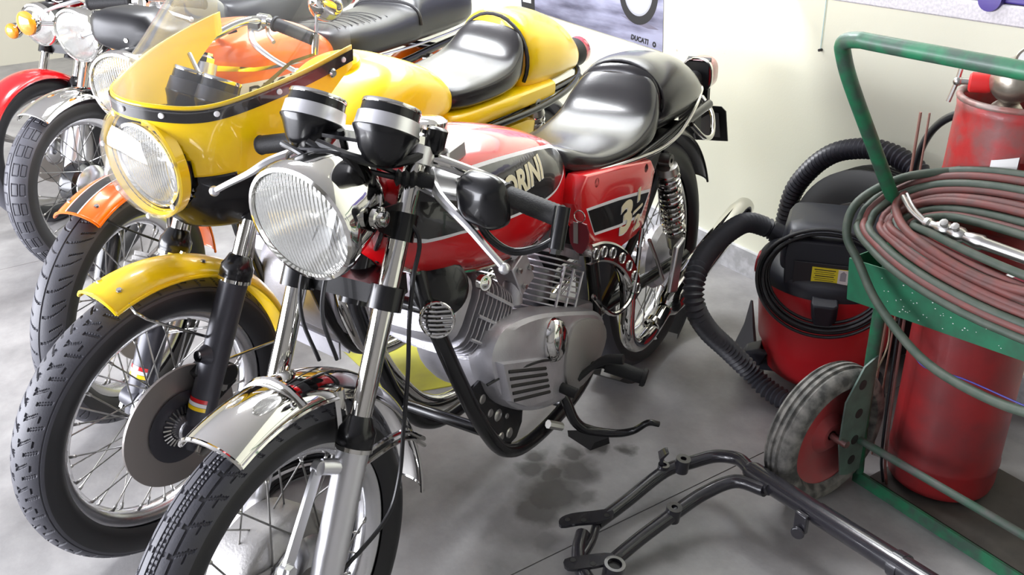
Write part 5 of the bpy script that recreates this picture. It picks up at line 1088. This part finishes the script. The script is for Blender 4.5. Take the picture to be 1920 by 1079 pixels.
# ================================================================== shop vacuum
def vac():
    c0 = Vector((-1.365, 1.79, 0)); G = thing('shop_vacuum', 'red drum shop vacuum with black lid and ribbed black hose', 'vacuum cleaner', c0, (0, 0, math.atan2(-.79, .61)+PI/2))
    # local frame: -y faces the camera
    def bd(n, mb, m, p=G, **k): return build(n, mb, m, p, **k)
    bd('drum', MB().lathe([(.03, 0), (.03, .12), (.05, .142), (.12, .158), (.135, .166), (.26, .176), (.30, .180), (.315, .184), (.33, .184), (.33, .17)], (0, 0, 0), (0, 0, 1), 56), vacred)
    lid = bd('lid', MB().lathe([(.325, .187), (.345, .187), (.36, .178), (.375, .150), (.385, .12), (.385, 0)], (0, 0, 0), (0, 0, 1), 56), vacblk)
    def rr(w, d, z, y=0, p=.35): return [Vector((w*math.copysign(abs(math.cos(a))**p, math.cos(a)), y+d*math.copysign(abs(math.sin(a))**p, math.sin(a)), z)) for a in [2*PI*(i+.5)/40 for i in range(40)]]
    hd = MB().loft([rr(.125, .105, .365, -.02), rr(.128, .107, .42, -.02), rr(.120, .098, .465, -.005), rr(.112, .088, .478, 0), rr(.08, .06, .484, 0)]); h = bd('motor_head', hd, vacblk, angle=40)
    fp_ = MB().loft([[Vector((x, y, z)) for x, y, z in r_] for r_ in ([(-.105, -.155, .330), (.105, -.155, .330), (.105, -.10, .330), (-.105, -.10, .330)], [(-.112, -.150, .42), (.112, -.150, .42), (.112, -.10, .42), (-.112, -.10, .42)], [(-.108, -.132, .458), (.108, -.132, .458), (.108, -.08, .470), (-.108, -.08, .470)])]); bd('front_housing', fp_, vacblk, mod='bevel')
    bd('front_recess', MB().loft([[Vector((x*.085, -.1565+q*.001, z)) for x, z in ((-1, .345), (1, .345), (1, .415), (-1, .415))] for q in (0, -3)]), mat('dark_recess', (.018, .018, .022), .5))
    lb = bd('warning_label', MB().box((.0, -.1602, .386), (.085, .001, .040)), yel_label); bd('label_panel', MB().box((.031, -.1608, .386), (.024, .0006, .038)), whitepl, lb)
    for i in range(6): bd('print_line', MB().box((-.012, -.1608, .400-.0055*i), (.050-.006*(i % 2), .0006, .0022 if i in (0, 3) else .0012)), ink, lb)
    bd('label_picture', MB().prism([(.024, -.1613, .376), (.038, -.1613, .376), (.038, -.1613, .396), (.031, -.1613, .402), (.024, -.1613, .396)], (0, -.0004, 0)), mat('grey_print', (.35, .35, .38), .5), lb)
    # cord wrapped in loops round the front
    rnd = random.Random(5)
    for k in range(6):
        w_ = .135+.005*k; P = []
        for i in range(25):
            a = -PI*.04+2*PI*i/25; x = w_*math.cos(a)-.01; z = .385+(.088+.004*k if math.sin(a) > 0 else .110+.006*k)*math.sin(a); y = -.168-.010*(k % 3)+(.06 if math.sin(a) > .2 else 0)*math.sin(a)-.03*max(0, -math.sin(a)); P.append((x, y, z))
        bd('power_cord', MB().tube(P, .0042, 8, n=3, closed=False).tube([P[-1], P[0]], .0042, 8, n=1), cable)
    hk = MB().loft([[Vector((x, y, z)) for x, y, z in r_] for r_ in ([(-.035, -.165, .345), (.025, -.165, .345), (.025, -.165, .32), (-.035, -.165, .32)], [(-.035, -.205, .33), (.030, -.205, .33), (.03, -.20, .285), (-.03, -.20, .285)], [(-.03, -.215, .325), (.02, -.215, .325), (.015, -.21, .265), (-.02, -.21, .265)])]); bd('cord_hook', hk, vacblk, mod='bevel')
    bd('inlet', MB().cyl((-.12, -.01, .325), (-.185, .0, .33), .03, 20), vacred)
    for a in (200, 320, 80):
        cx, cy = .17*math.cos(R(a)), .17*math.sin(R(a)); f = MB().loft([[Vector((cx*k+dx, cy*k+dy, z)) for dx, dy in ((-.03, -.02), (.03, -.02), (.03, .03), (-.03, .03))] for k, z in ((.75, .03), (.75, .10), (1.0, .09), (1.12, .05))]); fo = bd('caster_foot', f, vacblk, mod='bevel')
        bd('caster', MB().lathe([(-.012, 0), (-.012, .022), (.012, .022), (.012, 0)], (cx*1.1, cy*1.1, .0225), (1, .3, 0), 18), blackm, fo)
    M = Matrix.Translation(c0) @ Matrix.Rotation(math.atan2(-.79, .61)+PI/2, 4, 'Z'); TI = M.inverted()
    pts = even([(-1.555, 1.80, .36), (-1.582, 1.765, .385), (-1.580, 1.68, .415), (-1.545, 1.54, .40), (-1.490, 1.435, .375), (-1.455, 1.400, .31), (-1.450, 1.445, .225), (-1.437, 1.515, .145), (-1.405, 1.570, .075), (-1.345, 1.585, .04), (-1.25, 1.60, .03), (-1.17, 1.64, .03)], .0075)
    rr_ = [(.0285 if i % 2 else .0215) for i in range(len(pts))]
    bd('hose', MB().tube(pts, rr_, 18, n=1), mat('grey_black_hose_plastic', (.040, .041, .050), .45), T=TI, angle=30)
    bd('hose_cuff', MB().cyl((-1.50, 1.82, .350), (-1.565, 1.785, .370), .029, 20), vacblk, T=TI)
vac()
o = build('crevice_nozzle', MB().loft([[Vector((x, y, z)) for x, y, z in r_] for r_ in ([(-1.62, 1.735, .0), (-1.555, 1.76, .0), (-1.545, 1.74, .0), (-1.61, 1.715, .0)], [(-1.60, 1.745, .08), (-1.57, 1.757, .08), (-1.565, 1.742, .08), (-1.59, 1.732, .08)], [(-1.590, 1.752, .155), (-1.584, 1.754, .155), (-1.583, 1.75, .155), (-1.588, 1.748, .155)])]), mat('grey_nozzle_plastic', (.07, .07, .075), .5)); tag(o, 'dark grey wedge shaped floor nozzle standing left of the vacuum', 'nozzle')
# spare tyre and second ribbed hose behind the vacuum
c = Vector((-1.44, 1.985-.02, .305)); ax = Vector((.50, .80, -.12)).normalized()
o = thing('car_tyre', 'black car tyre standing against the wall behind the vacuum', 'tyre', (-1.44, 1.93, .0)); TT = Matrix.Translation((1.44, -1.93, 0))
prf = [(-.070, .20), (-.085, .24), (-.080, .28), (-.062, .298)]
for i in range(5):
    x = -.05+.024*i; prf += [(x-.008, .302), (x+.008, .302), (x+.0085, .295), (x+.0155, .295)]
prf += [(.062, .298), (.080, .28), (.085, .24), (.070, .20)]
prf = [(h*.66, r*.89) for h, r in prf]; c = Vector((-1.41, 2.026, .270)); ax = Vector((0, 1, 0)); build('tread', MB().lathe(prf, c, ax, 64), mat('dusty_tyre_rubber', (.035, .035, .036), .7), o, T=TT, angle=50); build('rim', MB().lathe([(-.04, .05), (-.035, .10), (-.04, .165), (-.05, .18), (.05, .18), (.04, .165), (.0, .16)], c, ax, 48), castd, o, T=TT)
pts = even([(-1.715, 2.0, .28), (-1.692, 2.0, .40), (-1.635, 2.0, .490), (-1.570, 2.0, .550), (-1.50, 2.0, .582), (-1.43, 2.0, .597), (-1.35, 2.0, .590), (-1.27, 1.99, .560), (-1.195, 1.98, .50), (-1.135, 1.98, .42), (-1.09, 1.98, .25), (-1.08, 1.98, .03)], .0075)
o = build('ribbed_hose', MB().tube(pts, [(.0290 if i % 2 else .0240) for i in range(len(pts))], 18, n=1), mat('dark_ribbed_plastic', (.02, .02, .028), .4), angle=30); tag(o, 'black ribbed hose looped over the tyre against the wall', 'hose')

# ================================================================== black motorcycle frame section on the floor
def floor_frame():
    G = thing('motorcycle_subframe', 'bare black tubular motorcycle subframe lying on the concrete floor', 'motorcycle frame', (-1.15, 1.0, 0)); TT = Matrix.Translation((1.15, -1.0, 0))
    fm_ = mat('gloss_black_frame_paint', (.020, .019, .024), .25, 0, .5, bump=.15, bscale=40)
    bd = lambda n, mb, m=fm_, p=G, **k: build(n, mb, m, p, T=TT, **k)
    r = .0152
    bd('side_tube', MB().tube([(-1.195, .905, .035), (-1.205, .99, .045), (-1.219, 1.114, .065), (-1.195, 1.177, .08), (-1.167, 1.222, .095), (-1.118, 1.240, .11), (-1.065, 1.225, .12), (-.99, 1.205, .128)], r, 14, n=6))
    bd('side_tube', MB().tube([(-1.085, .86, .035), (-1.095, .95, .05), (-1.099, 1.036, .065), (-1.098, 1.12, .082), (-1.070, 1.185, .105), (-1.0, 1.20, .122)], r, 14, n=6))
    bd('backbone_tube', MB().lathe([(0, 0), (.004, .018), (.02, .0240), (.20, .0215), (.205, .0230), (.62, .0230), (.62, 0)], (-1.075, 1.225, .118), (.475, -.03, .062), 24))
    bd('cross_tube', MB().tube([(-1.185, .86, .035), (-1.15, .825, .035), (-1.11, .80, .035), (-1.07, .79, .035)], .016, 14, n=4))
    bd('cross_tube', MB().tube([(-1.19, .90, .035), (-1.155, .86, .035), (-1.12, .80, .035)], .010, 12, n=3))
    for (pts, ) in (([(-1.235, .835), (-1.215, .825), (-1.20, .86), (-1.18, .90), (-1.178, .935), (-1.198, .945), (-1.215, .91), (-1.235, .865)],), ([(-1.13, .775), (-1.105, .765), (-1.085, .80), (-1.07, .85), (-1.09, .865), (-1.115, .82)],)):
        po = bd('bracket_plate', MB().prism([(x, y, .046) for x, y in smoothpoly(pts, 3)], (0, 0, .007)))
        for hx, hy in ((pts[0][0]+.012, pts[0][1]+.012), (pts[2][0]-.002, pts[2][1]+.015), (pts[3][0]-.006, pts[3][1]+.025)): bd('plate_hole', MB().lathe([(0, 0), (0, .006), (.0006, .006), (.0006, 0)], (hx, hy, .0535), (0, 0, 1), 14), ink, po)
    def boss(p, r_=.017, h=.035, nm='boss', hole=.007):
        p = Vector(p); o = bd(nm, MB().lathe([(-h/2, 0), (-h/2, r_), (h/2, r_), (h/2, hole), (h/2-.01, hole), (h/2-.01, 0)], p, (.1, .1, 1), 18)); bd('bore', MB().lathe([(h/2-.009, 0), (h/2-.009, hole)], p, (.1, .1, 1), 14), ink, o)
    boss((-1.200, 1.150, .082)); boss((-1.222, 1.112, .070), .013, .03); boss((-1.099, 1.036, .068)); boss((-1.060, .845, .035), .022, .05, 'tube_socket', .015)
    bd('lug', MB().loft([[Vector((x, y, z)) for x, y, z in r_] for r_ in ([(-1.235, 1.115, .07), (-1.225, 1.10, .07), (-1.215, 1.11, .07), (-1.225, 1.125, .07)], [(-1.25, 1.12, .10), (-1.225, 1.105, .10), (-1.22, 1.11, .10), (-1.245, 1.128, .10)], [(-1.235, 1.125, .118), (-1.215, 1.115, .118), (-1.212, 1.12, .118), (-1.232, 1.132, .118)])]))
    bd('clip_bracket', MB().lathe([(0, 0), (0, .014), (.006, .014), (.006, 0)], (-.885, 1.175, .105), (.4, -.9, .1), 18).box((-.888, 1.185, .125), (.03, .012, .045)), mod='bevel')
    bd('tube_collar', MB().lathe([(0, .023), (0, .027), (.02, .027), (.02, .023)], (-.69, 1.203, .165), (.475, -.03, .062), 20))
floor_frame()

# ================================================================== wall things, mat, bench
def poster():
    y = 2.0985; P = thing('poster', 'pale motorcycle poster with grey track, tilted on the cream wall', 'poster', (-2.9, 2.099, .7)); TT = Matrix.Translation((2.9, -2.099, -.7)) @ Matrix.Identity(4)
    m = bpy.data.materials.new('poster_print'); m.use_nodes = True; nt = m.node_tree; b = nt.nodes['Principled BSDF']; b.inputs['Roughness'].default_value = .35
    tc = nt.nodes.new('ShaderNodeTexCoord'); mp = nt.nodes.new('ShaderNodeMapping'); mp.inputs['Scale'].default_value = (1.2, 1, 7); mp.inputs['Rotation'].default_value = (0, .10, 0); n = nt.nodes.new('ShaderNodeTexNoise'); n.inputs['Scale'].default_value = 3; n.inputs['Detail'].default_value = 8
    cr = nt.nodes.new('ShaderNodeValToRGB'); e = cr.color_ramp.elements; e[0].position = .35; e[0].color = (.11, .11, .16, 1); e[1].position = .62; e[1].color = (.36, .37, .50, 1)
    nt.links.new(tc.outputs['Object'], mp.inputs[0]); nt.links.new(mp.outputs[0], n.inputs['Vector']); nt.links.new(n.outputs['Fac'], cr.inputs[0]); nt.links.new(cr.outputs[0], b.inputs['Base Color'])
    bd = lambda nme, mb, mt, p=P: build(nme, mb, mt, p, T=TT)
    s = bd('sheet', MB().prism([(-3.34, y, .722), (-2.418, y, .680), (-2.438, y, 1.30), (-3.40, y, 1.34)], (0, -.0008, 0)), m)
    bd('banner', MB().prism([(-3.338, y-.0009, .724), (-3.235, y-.0009, .719), (-3.245, y-.0009, 1.30), (-3.35, y-.0009, 1.305)], (0, -.0003, 0)), ink, s)
    for i in range(5):
        t = text_mb('M', .085, lambda a, b, d, i=i: (-3.29-b, y-.0016, .775+a+.10*i), bold=.003); bd('banner_lettering', t, white, s)
    wc = (-2.560, 0, .862)
    bd('printed_tyre', MB().lathe([(0, .078), (0, .108)], (wc[0], y-.0011, wc[2]), (0, 1, 0), 48), ink, s); bd('printed_rim', MB().lathe([(0, 0), (0, .070)], (wc[0], y-.0012, wc[2]), (0, 1, 0), 40), mat('pale_green_print', (.55, .66, .62), .5), s); bd('printed_rim_edge', MB().lathe([(0, .070), (0, .078)], (wc[0], y-.0013, wc[2]), (0, 1, 0), 40), mat('grey_rim_print', (.35, .36, .4), .5), s)
    bd('printed_shadow', poly_mb([(-2.66, .775), (-2.60, .760), (-2.50, .748), (-2.44, .752), (-2.50, .765), (-2.58, .772)], lambda a, b, d: (a, y-.00105, b), 2), mat('shadow_print', (.16, .15, .20), .5), s)
    bd('poster_lettering', text_mb('DUCATI', .029, lambda a, b, d: (-2.546+a*.92, y-.0016, .7035+b*.85-.05*a), bold=.0012, shear=.15), ink, s)
    bd('printed_logo', MB().lathe([(0, .004), (0, .010)], (-2.463, y-.0016, .6985), (0, 1, 0), 20), ink, s)
poster()
tag(build('floor_mat', MB().prism([(-3.10, .70, 0), (-1.955, .765, 0), (-1.80, 1.24, 0), (-2.95, 1.26, 0)], (0, 0, .003)), mat('yellow_green_mat', (.42, .40, .035), .65, col2=(.30, .28, .05), vscale=7, bump=.2, bscale=30, detail=8)), 'worn yellow green mat under the red and yellow motorcycles', 'mat')
b = thing('bench', 'speckled grey bench top running along the wall above the gas cylinder', 'bench', (-.3, 1.975, 0))
build('bench_top', MB().box((.0, 0, 1.008), (3.2, .25, .042)), cpt, b, mod='bevel')
for x in (-.10, 1.2): build('bench_bracket', MB().prism([(x, .124, .987), (x, -.09, .987), (x, .124, .80)], (.012, 0, 0)), castd, b)
b = thing('tool_case', 'dark violet plastic case with a round latch at the bench edge', 'case', (-1.05, 1.93, 1.03)); build('shell', MB().box((0, 0, .04), (.40, .15, .08)), bluepl, b, mod='bevel'); build('latch', MB().lathe([(0, 0), (0, .028), (.012, .026), (.014, 0)], (-.06, -.075, .008), (0, -1, 0), 24), bluepl, b)
o = build('wall_streak', MB().cyl((-1.735, 2.096, .80), (-1.737, 2.096, 1.25), .0012, 6), mat('pale_blue_streak', (.55, .78, .80), .5)); tag(o, 'thin pale blue streak running down the wall from above', 'string')  # pale streak on the wall, modelled as a thin cylinder
o = build('nail', MB().lathe([(0, 0), (0, .004), (.012, .004), (.013, 0)], (-1.734, 2.1, .797), (0, -1, 0), 12), engblk); tag(o, 'small dark nail head in the wall at the lower end of the streak', 'nail')
def coil():
    G = thing('cable_coil', 'coil of glossy black cable on the floor behind the nearest front wheel', 'cable', (-1.62, .42, 0))
    for k in range(7):
        r = .14-.007*(k % 3)+.003*k; build('cable_loop', MB().tube([(r*math.cos(2*PI*i/28)+.004*(k % 2), r*1.0*math.sin(2*PI*i/28), .008+.011*k+.004*math.sin(2*PI*i/28+k)) for i in range(28)], .0065, 8, n=1, closed=True), cable, G)
coil()
